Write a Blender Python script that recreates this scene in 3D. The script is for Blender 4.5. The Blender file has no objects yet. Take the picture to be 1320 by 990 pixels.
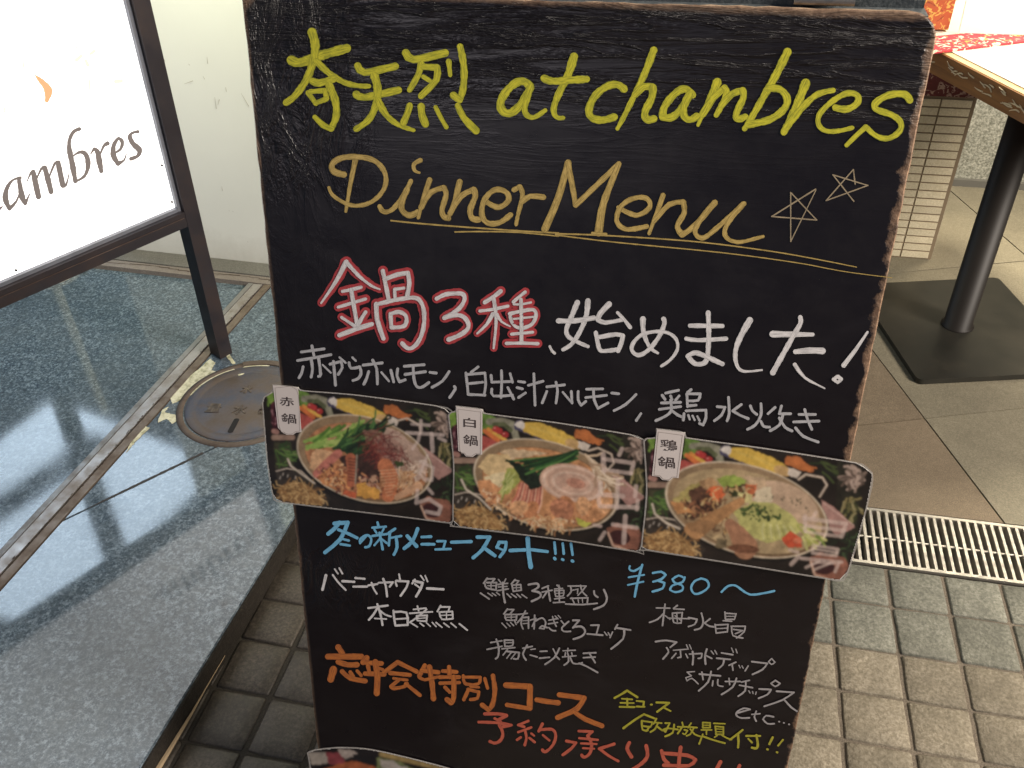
import bpy, bmesh, math, random
import numpy as np
from mathutils import Vector, Matrix, noise
random.seed(7); rng = np.random.default_rng(7)
S = bpy.context.scene
COL = S.collection
# ---------------------------------------------------------------- camera
ZC = 1.28                                   # height of the phone above the pavement
yaw, pit, rol = (math.radians(a) for a in (-13.12, 37.63, -2.05))
FPX, CX, CY = 1166.8, 660.0, 495.0          # focal length in photograph pixels (1320 wide)
def cam_axes():
    cy, sy, cp, sp, cr, sr = math.cos(yaw), math.sin(yaw), math.cos(pit), math.sin(pit), math.cos(rol), math.sin(rol)
    F = np.array([sy*cp, cy*cp, -sp]); R = np.array([cy, -sy, 0.]); U = np.cross(R, F)
    return cr*R + sr*U, -sr*R + cr*U, F
RIGHT, UP, FWD = cam_axes()
EYE = np.array([0., 0., ZC])
cd = bpy.data.cameras.new("camera"); cam = bpy.data.objects.new("camera", cd); COL.objects.link(cam)
cam.matrix_world = Matrix([[RIGHT[i], UP[i], -FWD[i], EYE[i]] for i in range(3)] + [[0, 0, 0, 1]])
cd.sensor_width = 36; cd.lens = FPX/1320*36; cd.clip_start = 0.02; cd.clip_end = 200
S.camera = cam
# ---------------------------------------------------------------- world, exposure
w = bpy.data.worlds.new("World"); S.world = w; w.use_nodes = True
w.node_tree.nodes["Background"].inputs[0].default_value = (0.52, 0.70, 1.0, 1)
w.node_tree.nodes["Background"].inputs[1].default_value = 0.17
S.view_settings.view_transform = 'Standard'; S.view_settings.look = 'None'
S.view_settings.exposure = 0.0; S.view_settings.gamma = 1.0
# ---------------------------------------------------------------- lamps of the arcade and the shop (night), one more added for sheen
def area(name, loc, target, size, power, color, size_y=None):
    l = bpy.data.lights.new(name, 'AREA'); l.energy = power; l.color = color; l.size = size
    if size_y: l.shape = 'RECTANGLE'; l.size_y = size_y
    o = bpy.data.objects.new(name, l); COL.objects.link(o); o.location = loc
    d = Vector(target) - Vector(loc); o.rotation_euler = d.to_track_quat('-Z', 'Y').to_euler()
    return o
def spread(o, deg): o.data.spread = math.radians(deg); return o
area("arcade_lamp", (2.8, 0.34, 2.3), (0.0, 0.7, 0.5), 1.1, 262, (1.0, 0.90, 0.79))
area("sheen_lamp", (-1.1, -2.3, 1.95), (-0.2, 0.8, 0.8), 0.8, 12, (1.0, 0.92, 0.95))  # added behind the camera to put a sheen on the board's upper part
area("shop_lamp", (1.5, 3.4, 2.6), (0.7, 1.2, 0.0), 0.6, 55, (1.0, 0.84, 0.58))
spread(area("shop_downlight", (1.1, 2.25, 2.2), (0.95, 2.15, 0.7), 0.3, 13, (1.0, 0.90, 0.70)), 60)
spread(area("entrance_lamp", (-1.08, 1.60, 1.52), (-1.10, 1.96, 1.12), 0.2, 7.0, (0.95, 1.0, 0.62)), 125)
# ---------------------------------------------------------------- geometry of the view, used to set things out on their own planes
def ray(x, y):
    return FWD + (x-CX)/FPX*RIGHT - (y-CY)/FPX*UP
def on_plane(x, y, pt, n):
    d = ray(x, y); return EYE + d*(np.dot(n, np.asarray(pt, float)-EYE)/np.dot(n, d))
def G(x, y, z=0.0):
    return on_plane(x, y, (0, 0, z), (0, 0, 1.))
TILT = math.radians(12.69)
BN = np.array([0, -math.cos(TILT), math.sin(TILT)])        # the board faces the viewer and leans back
BV = np.array([0, -math.sin(TILT), -math.cos(TILT)])       # down along the board
BU = np.array([1., 0, 0])
BO = on_plane(312, 5, EYE + BN*(-0.8285), BN) - BV*0.0095              # its top left corner
BW, BH = 0.601, 1.042
def board(x, y):
    p = on_plane(x, y, BO, BN) - BO; return float(p@BU), float(p@BV)
def bw(u, v, h=0.0):
    return BO + BU*u + BV*v + BN*h
# ---------------------------------------------------------------- object helpers
def tag(o, label=None, cat=None, group=None, kind=None):
    if label: o['label'] = label
    if cat: o['category'] = cat
    if group: o['group'] = group
    if kind: o['kind'] = kind
    return o
def empty(name, loc=(0, 0, 0)):
    o = bpy.data.objects.new(name, None); o.location = loc; o.empty_display_size = 0.05; COL.objects.link(o); return o
def link(name, me, m, parent=None, smooth=False):
    if m is not None:
        me.materials.clear(); me.materials.append(m)
    if smooth:
        for p in me.polygons: p.use_smooth = True
    o = bpy.data.objects.new(name, me); COL.objects.link(o)
    if parent is not None:
        o.parent = parent; o.matrix_parent_inverse = Matrix.Translation(parent.location).inverted()
    return o
def bm_link(name, bm, m, parent=None, smooth=False):
    me = bpy.data.meshes.new(name); bmesh.ops.recalc_face_normals(bm, faces=bm.faces); bm.to_mesh(me); bm.free()
    return link(name, me, m, parent, smooth)
def box(bm, O, A, B, C, a, b, c):
    """box spanned by axes A,B,C between the pairs a,b,c seen from O"""
    O, A, B, C = (np.asarray(q, float) for q in (O, A, B, C))
    vs = [bm.verts.new(O + A*i + B*j + C*k) for i in a for j in b for k in c]
    for f in ((0,1,3,2),(4,6,7,5),(0,4,5,1),(2,3,7,6),(0,2,6,4),(1,5,7,3)): bm.faces.new([vs[i] for i in f])
    return vs
X, Y, Z = np.eye(3)
def abox(bm, x, y, z): return box(bm, (0,0,0), X, Y, Z, x, y, z)
def bevel(bm, w=0.002, seg=2, angle=0.5):
    es = [e for e in bm.edges if len(e.link_faces) == 2 and e.calc_face_angle(0) > angle]
    bmesh.ops.bevel(bm, geom=es, offset=w, segments=seg, profile=0.6, affect='EDGES', clamp_overlap=True)
def prism(bm, pts, z0, z1):
    """upright prism over a ground polygon"""
    lo = [bm.verts.new((p[0], p[1], z0)) for p in pts]; hi = [bm.verts.new((p[0], p[1], z1)) for p in pts]
    bm.faces.new(hi); bm.faces.new(lo[::-1])
    for i in range(len(pts)):
        j = (i+1) % len(pts); bm.faces.new([lo[i], lo[j], hi[j], hi[i]])
def gprism(bm, pts, O, A, B, N, h0, h1):
    """prism over polygon pts in the plane O + a*A + b*B, from h0 to h1 along N"""
    O, A, B, N = (np.asarray(q, float) for q in (O, A, B, N))
    lo = [bm.verts.new(O+A*p[0]+B*p[1]+N*h0) for p in pts]; hi = [bm.verts.new(O+A*p[0]+B*p[1]+N*h1) for p in pts]
    bm.faces.new(hi); bm.faces.new(lo[::-1])
    for i in range(len(pts)):
        j = (i+1) % len(pts); bm.faces.new([lo[i], lo[j], hi[j], hi[i]])
def tube(bm, pts, r, n=10):
    rings = []
    pts = [np.asarray(p, float) for p in pts]
    for i, p in enumerate(pts):
        t = pts[min(i+1, len(pts)-1)] - pts[max(i-1, 0)]; t /= np.linalg.norm(t)
        a = np.cross(t, [0.13, 0.31, 0.94]); a /= np.linalg.norm(a); b = np.cross(t, a)
        ri = r[i] if hasattr(r, '__len__') else r
        rings.append([bm.verts.new(p + ri*(math.cos(2*math.pi*k/n)*a + math.sin(2*math.pi*k/n)*b)) for k in range(n)])
    for q, s in zip(rings, rings[1:]):
        for k in range(n): bm.faces.new([q[k], q[(k+1) % n], s[(k+1) % n], s[k]])
    bm.faces.new(rings[0][::-1]); bm.faces.new(rings[-1])
def lathe(bm, c, prof, n=48, a0=0, a1=2*math.pi):
    rings = []
    full = abs(a1-a0-2*math.pi) < 1e-6
    for r, z in prof:
        rings.append([bm.verts.new((c[0]+r*math.cos(a0+(a1-a0)*k/n), c[1]+r*math.sin(a0+(a1-a0)*k/n), c[2]+z)) for k in range(n if full else n+1)])
    for q, s in zip(rings, rings[1:]):
        for k in range(n):
            k2 = (k+1) % n if full else k+1
            bm.faces.new([q[k], q[k2], s[k2], s[k]])
    return rings
# ---------------------------------------------------------------- materials
class Mat:
    def __init__(s, name, color=(0.5,)*3, rough=0.5, metal=0.0, spec=0.5, coat=0.0, coat_rough=0.1):
        s.m = bpy.data.materials.new(name); s.m.use_nodes = True; s.t = s.m.node_tree
        s.b = s.t.nodes['Principled BSDF']; s.set('Base Color', (*color, 1)); s.set('Roughness', rough); s.set('Metallic', metal)
        s.set('Specular IOR Level', spec); s.set('Coat Weight', coat); s.set('Coat Roughness', coat_rough)
    def set(s, k, v): s.b.inputs[k].default_value = v
    def n(s, typ, **kw):
        nd = s.t.nodes.new(typ)
        for k, v in kw.items():
            if k in nd.inputs.keys(): nd.inputs[k].default_value = v
            else: setattr(nd, k, v)
        return nd
    def l(s, a, b): s.t.links.new(a, b)
    def coord(s, kind='Object', scale=(1,1,1), rot=(0,0,0)):
        c = s.n('ShaderNodeTexCoord'); mp = s.n('ShaderNodeMapping'); mp.inputs['Scale'].default_value = scale; mp.inputs['Rotation'].default_value = rot
        s.l(c.outputs[kind], mp.inputs[0]); return mp.outputs[0]
    def noise(s, vec, scale, detail=4, rough=0.6, dist=0.0):
        nd = s.n('ShaderNodeTexNoise'); nd.inputs['Scale'].default_value = scale; nd.inputs['Detail'].default_value = detail
        nd.inputs['Roughness'].default_value = rough; nd.inputs['Distortion'].default_value = dist
        if vec is not None: s.l(vec, nd.inputs['Vector'])
        return nd.outputs[0]
    def ramp(s, fac, stops, interp='LINEAR'):
        r = s.n('ShaderNodeValToRGB'); r.color_ramp.interpolation = interp
        while len(r.color_ramp.elements) < len(stops): r.color_ramp.elements.new(0.5)
        for e, (p, c) in zip(r.color_ramp.elements, stops):
            e.position = p; e.color = (*c, 1) if hasattr(c, '__len__') else (c, c, c, 1)
        s.l(fac, r.inputs[0]); return r.outputs[0]
    def math(s, op, a, b=None, c=None):
        nd = s.n('ShaderNodeMath'); nd.operation = op
        for i, v in enumerate((a, b, c)):
            if v is None: continue
            if hasattr(v, 'links'): s.l(v, nd.inputs[i])
            else: nd.inputs[i].default_value = v
        return nd.outputs[0]
    def mix(s, fac, a, b, blend='MIX'):
        nd = s.n('ShaderNodeMix'); nd.data_type = 'RGBA'; nd.blend_type = blend
        for k, v in (('Factor', fac), ('A', a), ('B', b)):
            sock = [i for i in nd.inputs if i.name == k and (i.type == 'RGBA' or (k == 'Factor' and i.type == 'VALUE'))][0]
            if hasattr(v, 'links'): s.l(v, sock)
            else: sock.default_value = v if k == 'Factor' else (*v, 1)
        return [o for o in nd.outputs if o.type == 'RGBA'][0]
    def color(s, out): s.l(out, s.b.inputs['Base Color'])
    def rough(s, out): s.l(out, s.b.inputs['Roughness'])
    def bump(s, h, strength=0.3, dist=0.001):
        b = s.n('ShaderNodeBump'); b.inputs['Strength'].default_value = strength; b.inputs['Distance'].default_value = dist
        s.l(h, b.inputs['Height']); s.l(b.outputs[0], s.b.inputs['Normal']); return b
def stone(name, c1, c2, c3, rough=0.8, scale=1.0, bump=0.5, rnd=0.15, spec=0.3, stain=0.25):
    M = Mat(name, rough=rough, spec=spec); v0 = M.coord(); ob = M.n('ShaderNodeObjectInfo'); va = M.n('ShaderNodeVectorMath'); va.operation = 'ADD'; M.l(v0, va.inputs[0])
    rr = M.math('MULTIPLY', ob.outputs['Random'], 37.0); cx = M.n('ShaderNodeCombineXYZ'); [M.l(rr, cx.inputs[i]) for i in range(3)]; M.l(cx.outputs[0], va.inputs[1]); v = va.outputs[0]
    g = M.noise(v, 420*scale, 3, 0.7); big = M.noise(v, 9, 4, 0.6); mid = M.noise(v, 90*scale, 3)
    base = M.ramp(g, [(0.34, c2), (0.5, c1), (0.66, c3)])
    base = M.mix(M.ramp(mid, [(0.4, 0.0), (0.65, 0.35)]), base, c2)
    dirt = M.ramp(big, [(0.35, 0.0), (0.7, stain)])
    base = M.mix(dirt, base, tuple(q*0.45 for q in c2))
    oi = M.n('ShaderNodeObjectInfo'); k = M.math('MULTIPLY_ADD', oi.outputs['Random'], rnd*2, 1-rnd)
    cc = M.n('ShaderNodeCombineColor'); [M.l(k, cc.inputs[i]) for i in range(3)]
    M.color(M.mix(1.0, base, cc.outputs[0], 'MULTIPLY'))
    h = M.math('ADD', g, M.math('MULTIPLY', mid, 1.6)); M.bump(h, bump, 0.0015); M.m['M'] = 1
    return M
def metal(name, c, c2, rough=0.35, scale=60, bump=0.1, amount=0.6, metallic=1.0):
    M = Mat(name, rough=rough, metal=metallic); v = M.coord(); g = M.noise(v, scale, 5, 0.65)
    M.color(M.mix(M.ramp(g, [(0.45, 0.0), (0.7, amount)]), c, c2)); M.rough(M.ramp(g, [(0.3, rough*0.8), (0.75, min(1, rough*1.7))]))
    M.bump(M.noise(v, scale*6, 3), bump, 0.0004); return M
# ---------------------------------------------------------------- handwriting: every stroke is a ribbon of paint lying on its surface
def parse(s):
    out = []
    for st in s.replace('\n', ' ').split('/'):
        st = st.strip()
        if not st: continue
        wd = None
        if ':' in st: st, w_ = st.split(':'); wd = [float(q) for q in w_.split('-')]
        out.append(([tuple(float(q) for q in p.split(',')) for p in st.split()], wd))
    return out
def smooth_runs(pts):
    """split at sharp corners, round the rest with a Catmull-Rom spline; rows are x,y,width"""
    P_ = [np.array(p) for p in pts]
    runs, cur = [], [P_[0]]
    for i in range(1, len(P_)):
        cur.append(P_[i])
        if i < len(P_)-1:
            a = P_[i][:2]-P_[i-1][:2]; b = P_[i+1][:2]-P_[i][:2]
            c = float(a@b)/(np.linalg.norm(a)*np.linalg.norm(b)+1e-9)
            if c < 0.15: runs.append(cur); cur = [P_[i]]
    runs.append(cur)
    res = []
    for r in runs:
        if len(r) == 2: r = [r[0], (r[0]+r[1])/2, r[1]]
        q = [2*r[0]-r[1]] + r + [2*r[-1]-r[-2]]
        o = []
        for i in range(1, len(q)-2):
            L = np.linalg.norm(q[i+1][:2]-q[i][:2]); n = max(2, min(10, int(L/9)))
            for k in range(n):
                t = k/n
                o.append(0.5*((2*q[i]) + (q[i+1]-q[i-1])*t + (2*q[i-1]-5*q[i]+4*q[i+1]-q[i+2])*t*t + (3*q[i]-q[i-1]-3*q[i+1]+q[i+2])*t**3))
        o.append(r[-1]); o = np.array(o)
        L = np.r_[0, np.cumsum(np.linalg.norm(np.diff(o[:, :2], axis=0), axis=1))]; wm = o[:, 2].mean()
        if len(r) > 3 and L[-1] > 0:
            st = max(wm*0.16, L[-1]/90); n = max(6, int(L[-1]/st)); tt = np.linspace(0, L[-1], n); o = np.stack([np.interp(tt, L, o[:, k]) for k in range(3)], 1)
            sg_ = 0.34*wm/(L[-1]/n); kk = np.arange(-int(3*sg_)-1, int(3*sg_)+2); kr = np.exp(-kk**2/(2*sg_*sg_)); kr /= kr.sum()
            pad = len(kk)//2; e = np.concatenate([2*o[:1]-o[pad:0:-1] if pad < n else np.repeat(o[:1], pad, 0), o, 2*o[-1:]-o[-2:-pad-2:-1] if pad < n else np.repeat(o[-1:], pad, 0)])
            if len(e) == n+2*pad: o = np.stack([np.convolve(e[:, k], kr, 'valid') for k in range(3)], 1)
        res.append(o)
    return res
def ribbon(bm, uvl, run, to3d, h, seed):
    """run: rows x,y,width in photo pixels; to3d(x,y,h) gives the point on the surface"""
    n = len(run); d = np.gradient(run[:, :2], axis=0); d /= np.linalg.norm(d, axis=1)[:, None]+1e-9
    nr = np.stack([-d[:, 1], d[:, 0]], 1)
    L = np.r_[0, np.cumsum(np.linalg.norm(np.diff(run[:, :2], axis=0), axis=1))]
    st = []
    for k in range(5, 0, -1):                       # rounded start
        a = math.pi/2*k/5; r = run[0, 2]/2
        st.append((run[0, :2]-d[0]*r*math.sin(a), nr[0], max(r*math.cos(a), 0.02), -r*math.sin(a)))
    for i in range(n):
        wob = 1+0.07*math.sin(seed*1.7+L[i]*0.30)+0.04*math.sin(seed+L[i]*0.9)
        st.append((run[i, :2], nr[i], run[i, 2]/2*wob, L[i]))
    for k in range(1, 6):
        a = math.pi/2*k/5; r = run[-1, 2]/2
        st.append((run[-1, :2]+d[-1]*r*math.sin(a), nr[-1], max(r*math.cos(a), 0.02), L[-1]+r*math.sin(a)))
    prev = None
    for i, (c, nn, r, l_) in enumerate(st):
        hh = h + 1.0e-5*i/len(st)
        row = [bm.verts.new(to3d(*(c+nn*r*t), hh)) for t in (-1, -0.33, 0.33, 1)]
        if prev:
            for j in range(3):
                f = bm.faces.new([prev[0][j], row[j], row[j+1], prev[0][j+1]])
                for lp, uv in zip(f.loops, ((prev[1], j), (l_, j), (l_, j+1), (prev[1], j+1))):
                    lp[uvl].uv = (uv[0]*0.05+seed*3.1, uv[1]/3)
        prev = (row, l_)
NSTROKE = [0]
def write(name, data, region, zoomw, width, m, parent, to3d, label=None, h0=4e-4, grow=0.0):
    """data: strokes measured in an enlargement `zoomw` pixels wide of the photograph's region (x0,y0,x1)"""
    x0, y0, x1 = region; k = (x1-x0)/zoomw
    bm = bmesh.new(); uvl = bm.loops.layers.uv.new('UVMap'); h = h0
    for pts, wd in parse(data):
        n = len(pts)
        if n == 1: pts = [pts[0], (pts[0][0]+1,)+tuple(pts[0][1:])]; n = 2
        ws = [width]*n if wd is None else ([wd[0]]*n if len(wd) == 1 else list(np.linspace(wd[0], wd[1], n)))
        rows = [(x0+p[0]*k, y0+p[1]*k, ((p[2] if len(p) > 2 else ws[i])+grow)*k) for i, p in enumerate(pts)]
        for run in smooth_runs(rows):
            NSTROKE[0] += 1; h += 1.3e-5
            ribbon(bm, uvl, run, to3d, h, NSTROKE[0] % 97)
    me = bpy.data.meshes.new(name); bm.to_mesh(me); bm.free()
    o = link(name, me, m, parent)
    if label: o['label'] = label
    return o
def paint(name, c, dark, rough=0.55, cover=0.57, sheer=0.36):
    """marker paint: streaks along the stroke, thinner where the board shows through"""
    M = Mat(name, rough=rough, spec=0.35); uv = M.n('ShaderNodeUVMap'); mp = M.n('ShaderNodeMapping'); mp.inputs['Scale'].default_value = (0.55, 5.0, 1)
    M.l(uv.outputs[0], mp.inputs[0]); s1 = M.noise(mp.outputs[0], 2.2, 4, 0.65, 0.3)
    v = M.coord(); blot = M.noise(v, 130, 3, 0.6); sep = M.n('ShaderNodeSeparateXYZ'); M.l(uv.outputs[0], sep.inputs[0])
    edge = M.math('MULTIPLY', M.math('ABSOLUTE', M.math('SUBTRACT', sep.outputs[1], 0.5)), 2.0)
    rim = M.math('MULTIPLY', M.math('POWER', edge, 5.0), sheer*2.2)
    f = M.math('ADD', M.ramp(s1, [(cover-0.10, 0.0), (cover+0.03, 0.9)]), M.math('MULTIPLY', M.ramp(blot, [(0.45, 0.0), (0.7, 1.0)]), sheer))
    f = M.math('MINIMUM', M.math('ADD', f, rim), 1.0)
    M.color(M.mix(f, c, dark)); M.bump(s1, 0.25, 0.0004); return M.m
# ================================================================ the pavement: mortar bed, setts, slabs, drain
MORTAR = stone('mortar', (0.121,0.099,0.074), (0.075,0.062,0.048), (0.177,0.148,0.113), 0.95, 1.2, 0.6).m
SETT_B = stone('beige_granite', (0.195,0.167,0.122), (0.131,0.113,0.080), (0.272,0.239,0.182), 0.82, 0.42, 1.0, 0.11, stain=0.5).m
SETT_G = stone('grey_green_granite', (0.160,0.157,0.124), (0.099,0.099,0.080), (0.231,0.226,0.187), 0.8, 0.42, 1.0, 0.11, stain=0.5).m
SLAB_B = stone('brown_granite_slab', (0.158,0.122,0.082), (0.107,0.082,0.053), (0.214,0.170,0.113), 0.7, 1.0, 0.3, 0.04).m
SLAB_G = stone('grey_granite_slab', (0.171,0.150,0.104), (0.119,0.106,0.072), (0.228,0.202,0.144), 0.62, 1.0, 0.3, 0.04, 0.4).m
bm = bmesh.new(); abox(bm, (-4, 5), (-3, 1.200), (-0.03, -0.0038)); abox(bm, (-4, 5), (1.353, 6), (-0.03, -0.0038)); abox(bm, (-4, 5), (1.2001, 1.3529), (-0.09, -0.08))
pave = bm_link('pavement', bm, MORTAR); tag(pave, kind='structure')
bm = bmesh.new(); abox(bm, (-1.2, -0.35), (-0.5, 1.2), (-0.02, -0.0030)); bm_link('shade_tinted_mortar', bm, stone('shade_tinted_mortar', (0.035,0.03,0.023), (0.02,0.017,0.013), (0.055,0.047,0.036), 0.9, 1.2, 0.4, 0.0).m, pave)  # sheet over the mortar bed, darkened to imitate shade left of the board
def sett_mesh(seed):
    r = random.Random(seed); a = 0.0450; bm = bmesh.new(); n = 6
    def P_(i, j):
        K_ = (-1, -0.94, -0.4, 0, 0.4, 0.94, 1); u, v = K_[i], K_[j]; e = max(abs(u), abs(v)); s = a
        x, y = u*s, v*s
        if e > 0.99: x += r.uniform(-1, 1)*0.0007; y += r.uniform(-1, 1)*0.0007
        cr = abs(u)*abs(v) > 0.99
        if cr: x *= 0.975; y *= 0.975
        return x, y, (-0.0016 if e > 0.99 else 0)+r.uniform(-1, 1)*0.0002
    top = [[bm.verts.new(P_(i, j)) for j in range(n+1)] for i in range(n+1)]
    for i in range(n):
        for j in range(n): bm.faces.new([top[i][j], top[i+1][j], top[i+1][j+1], top[i][j+1]])
    ring = [top[i][0] for i in range(n+1)]+[top[n][j] for j in range(1, n+1)]+[top[i][n] for i in range(n-1, -1, -1)]+[top[0][j] for j in range(n-1, 0, -1)]
    low = [bm.verts.new((v.co.x*1.012, v.co.y*1.012, -0.012)) for v in ring]
    for i in range(len(ring)): j = (i+1) % len(ring); bm.faces.new([ring[i], low[i], low[j], ring[j]])
    me = bpy.data.meshes.new('paving_sett'); bmesh.ops.recalc_face_normals(bm, faces=bm.faces); bm.to_mesh(me); bm.free()
    for p in me.polygons: p.use_smooth = True
    return me
def sett_set(m, n=4, s0=0):
    out = []
    for i in range(n): me = sett_mesh(i+s0); me.materials.append(m); out.append(me)
    return out
SETT_SHADE = stone('shade_tinted_granite', (0.052,0.043,0.032), (0.030,0.025,0.019), (0.085,0.07,0.055), 0.5, 0.45, 0.25, 0.06, spec=0.4).m  # setts left of the board: their shade is put into the stone colour
SB, SG, SD = sett_set(SETT_B), sett_set(SETT_G, 4, 9), sett_set(SETT_SHADE, 4, 20)
XL = [0.304+0.0968*i for i in range(-10, 8)]; XL[:1] = [XL[0]]
XL = [-0.990,-0.891,-0.792]+[-0.692+0.0992*i for i in range(10)]+[0.300,0.402,0.4975,0.593,0.690,0.788,0.886,0.985]
YL = [0.25,0.35,0.452,0.548,0.645,0.742,0.8385,0.926,1.0135,1.1115,1.2005]
for i in range(len(XL)-1):
    for j in range(len(YL)-1):
        if XL[i] < -0.8: continue
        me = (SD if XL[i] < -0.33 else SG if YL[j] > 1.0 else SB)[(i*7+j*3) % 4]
        o = bpy.data.objects.new('paving_sett', me); COL.objects.link(o); o.parent = pave
        o.location = ((XL[i]+XL[i+1])/2+random.uniform(-1, 1)*0.0006, (YL[j]+YL[j+1])/2+random.uniform(-1, 1)*0.0006, random.uniform(-0.0008, 0.0008))
        o.rotation_euler = (random.uniform(-1, 1)*0.006, random.uniform(-1, 1)*0.006, random.uniform(-1, 1)*0.012)
        o.scale = ((XL[i+1]-XL[i])/0.0978, (YL[j+1]-YL[j])/0.0945, 1)
CH = Mat('drain_channel_dark', (0.022, 0.018, 0.013), 0.9).m
bm = bmesh.new(); abox(bm, (-1.0, 1.5), (1.2015, 1.3515), (-0.0795, -0.078)); abox(bm, (-1.0, 1.5), (1.2012, 1.2036), (-0.078, -0.002)); abox(bm, (-1.0, 1.5), (1.3498, 1.3525), (-0.078, -0.002)); bm_link('drain_channel', bm, CH, pave)
# slabs behind the drain, laid askew
Q = np.array([0.529, 1.649]); a_ = math.radians(19.0); SA = np.array([math.cos(a_), math.sin(a_)]); SBv = np.array([-math.sin(a_), math.cos(a_)])
def clip(pts, n, d):
    out = []
    for i in range(len(pts)):
        p, q = np.array(pts[i]), np.array(pts[(i+1) % len(pts)]); a, b = p@n-d, q@n-d
        if a >= 0: out.append(p)
        if a*b < 0: out.append(p+(q-p)*(a/(a-b)))
    return out
for i in range(-4, 5):
    for j in range(-2, 6):
        g = 0.0016; Lx, Ly = 0.60, 0.585
        pts = [Q+SA*(i*Lx+(g if u == 0 else Lx-g))+SBv*(j*Ly+(g if v == 0 else Ly-g)) for u, v in ((0,0),(1,0),(1,1),(0,1))]
        pts = clip(pts, np.array([0, 1.]), 1.3535)
        if len(pts) < 3: continue
        pts = clip(pts, np.array([0, -1.]), -4.2)
        if len(pts) < 3: continue
        bm = bmesh.new(); prism(bm, pts, -0.02, random.uniform(-0.0004, 0.0004)); bevel(bm, 0.0015, 1)
        bm_link('paving_slab', bm, SLAB_B if i < 0 and j < 1 else SLAB_G, pave)
# drain
STEEL = metal('dull_stainless', (0.54,0.51,0.45), (0.27,0.25,0.21), 0.48, 40, 0.1, 0.5).m
dr = empty('drain_grate', (0.35, 1.275, 0)); tag(dr, 'long stainless steel drain grate with narrow bars set between the setts and slabs', 'drain grate')
bm = bmesh.new()
abox(bm, (-1.0, 1.4), (1.204, 1.2105), (-0.03, 0.0015)); abox(bm, (-1.0, 1.4), (1.343, 1.3495), (-0.03, 0.0015)); bevel(bm, 0.001, 1)
bm_link('frame', bm, STEEL, dr)
bm = bmesh.new(); tube(bm, [(-1.0, 1.2755, -0.0035), (1.4, 1.2755, -0.0035)], 0.0021, 8); bm_link('cross_rod', bm, STEEL, dr)
bm = bmesh.new(); abox(bm, (-0.0026, 0.0026), (1.2106, 1.3429), (-0.022, 0.0008)); bevel(bm, 0.0006, 1)
me = bpy.data.meshes.new('grate_bar'); bmesh.ops.recalc_face_normals(bm, faces=bm.faces); bm.to_mesh(me); bm.free(); me.materials.append(STEEL)
for i in range(128):
    o = bpy.data.objects.new('grate_bar', me); COL.objects.link(o); o.parent = dr; o.matrix_parent_inverse = Matrix.Translation(dr.location).inverted()
    o.location = (-0.50+0.01455*i+random.uniform(-1, 1)*0.0003, 0, 0)
LEAF = Mat('dry_leaf', (0.36, 0.15, 0.05), 0.7).m
bm = bmesh.new()
for i in range(9):
    c = G(1118+random.uniform(-3, 3), 702+i*3.2, -0.05); a = random.uniform(0, 3); r = random.uniform(0.004, 0.009)
    vs = [bm.verts.new((c[0]+r*math.cos(a+t)*s, c[1]+r*math.sin(a+t)*s, c[2]+random.uniform(0, .006))) for t, s in ((0,1),(1.5,.5),(3.1,1),(4.6,.5))]; bm.faces.new(vs)
tag(bm_link('leaf_litter', bm, LEAF), 'orange brown scraps of dry leaf lying down in the drain beside the board', 'leaves', kind='stuff')
# ================================================================ granite ledge on the left
def granite_ledge():
    M = Mat('blue_grey_granite', rough=0.3, spec=0.5); v = M.coord()
    g = M.noise(v, 170, 4, 0.8); g2 = M.noise(v, 70, 4, 0.65); big = M.noise(v, 5, 4, 0.6)
    c = M.ramp(g, [(0.38, (0.026,0.040,0.057)), (0.5, (0.085,0.118,0.148)), (0.62, (0.23,0.285,0.335))])
    c = M.mix(M.ramp(g2, [(0.42, 0.0), (0.62, 0.6)]), c, (0.06,0.08,0.095)); c = M.mix(M.ramp(big, [(0.4, 0.0), (0.72, 0.35)]), c, (0.10,0.115,0.12))
    M.color(c); M.rough(M.math('ADD', M.ramp(M.noise(v, 14, 4), [(0.35, 0.05), (0.7, 0.09)]), M.ramp(g, [(0.6, 0.0), (0.7, 0.05)])))
    M.bump(M.math('ADD', g, M.math('MULTIPLY', big, 3.0)), 0.015, 0.0004); return M.m
LG = granite_ledge()
LZ = 0.05
EDGE = lambda y: -0.685+(y-1.08)*0.0490
RAILR = lambda y: -1.073+(y-1.842)*0.0505        # right side of the door rail
WY = lambda x: 1.961-(x+1.14)*0.0388             # foot of the white wall
bm = bmesh.new(); prism(bm, [(EDGE(-1)-0.001, -1), (EDGE(1.965)-0.001, 1.965), (-3.0, 2.04), (-3.0, -1)], -0.02, LZ-0.012)
ledge = bm_link('granite_ledge', bm, LG); tag(ledge, kind='structure')
RW = 0.066
def strip(y0, y1, fl, fr): return [(fr(y0), y0), (fr(y1), y1), (fl(y1), y1), (fl(y0), y0)]
j0, j1 = G(262, 584, LZ)[:2], G(75, 674, LZ)[:2]; jd = (j1-j0)/np.linalg.norm(j1-j0); jn = np.array([-jd[1], jd[0]]); jd0 = j0@jn
right = strip(-1, 1.855, lambda y: RAILR(y)+0.001, EDGE)
for k_, (n_, d_) in enumerate(((jn, jd0+0.0025), (-jn, -jd0+0.0025))):
    bm = bmesh.new(); prism(bm, clip(right, n_, d_), 0.0, LZ-0.0002*k_); bevel(bm, 0.003, 2); bm_link('granite_slab', bm, LG, ledge)
bm = bmesh.new(); prism(bm, strip(-1, 1.83, lambda y: -3.0, lambda y: RAILR(y)-RW-0.001), 0.0, LZ-0.0004); bevel(bm, 0.0015, 1); bm_link('granite_slab', bm, LG, ledge)
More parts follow.
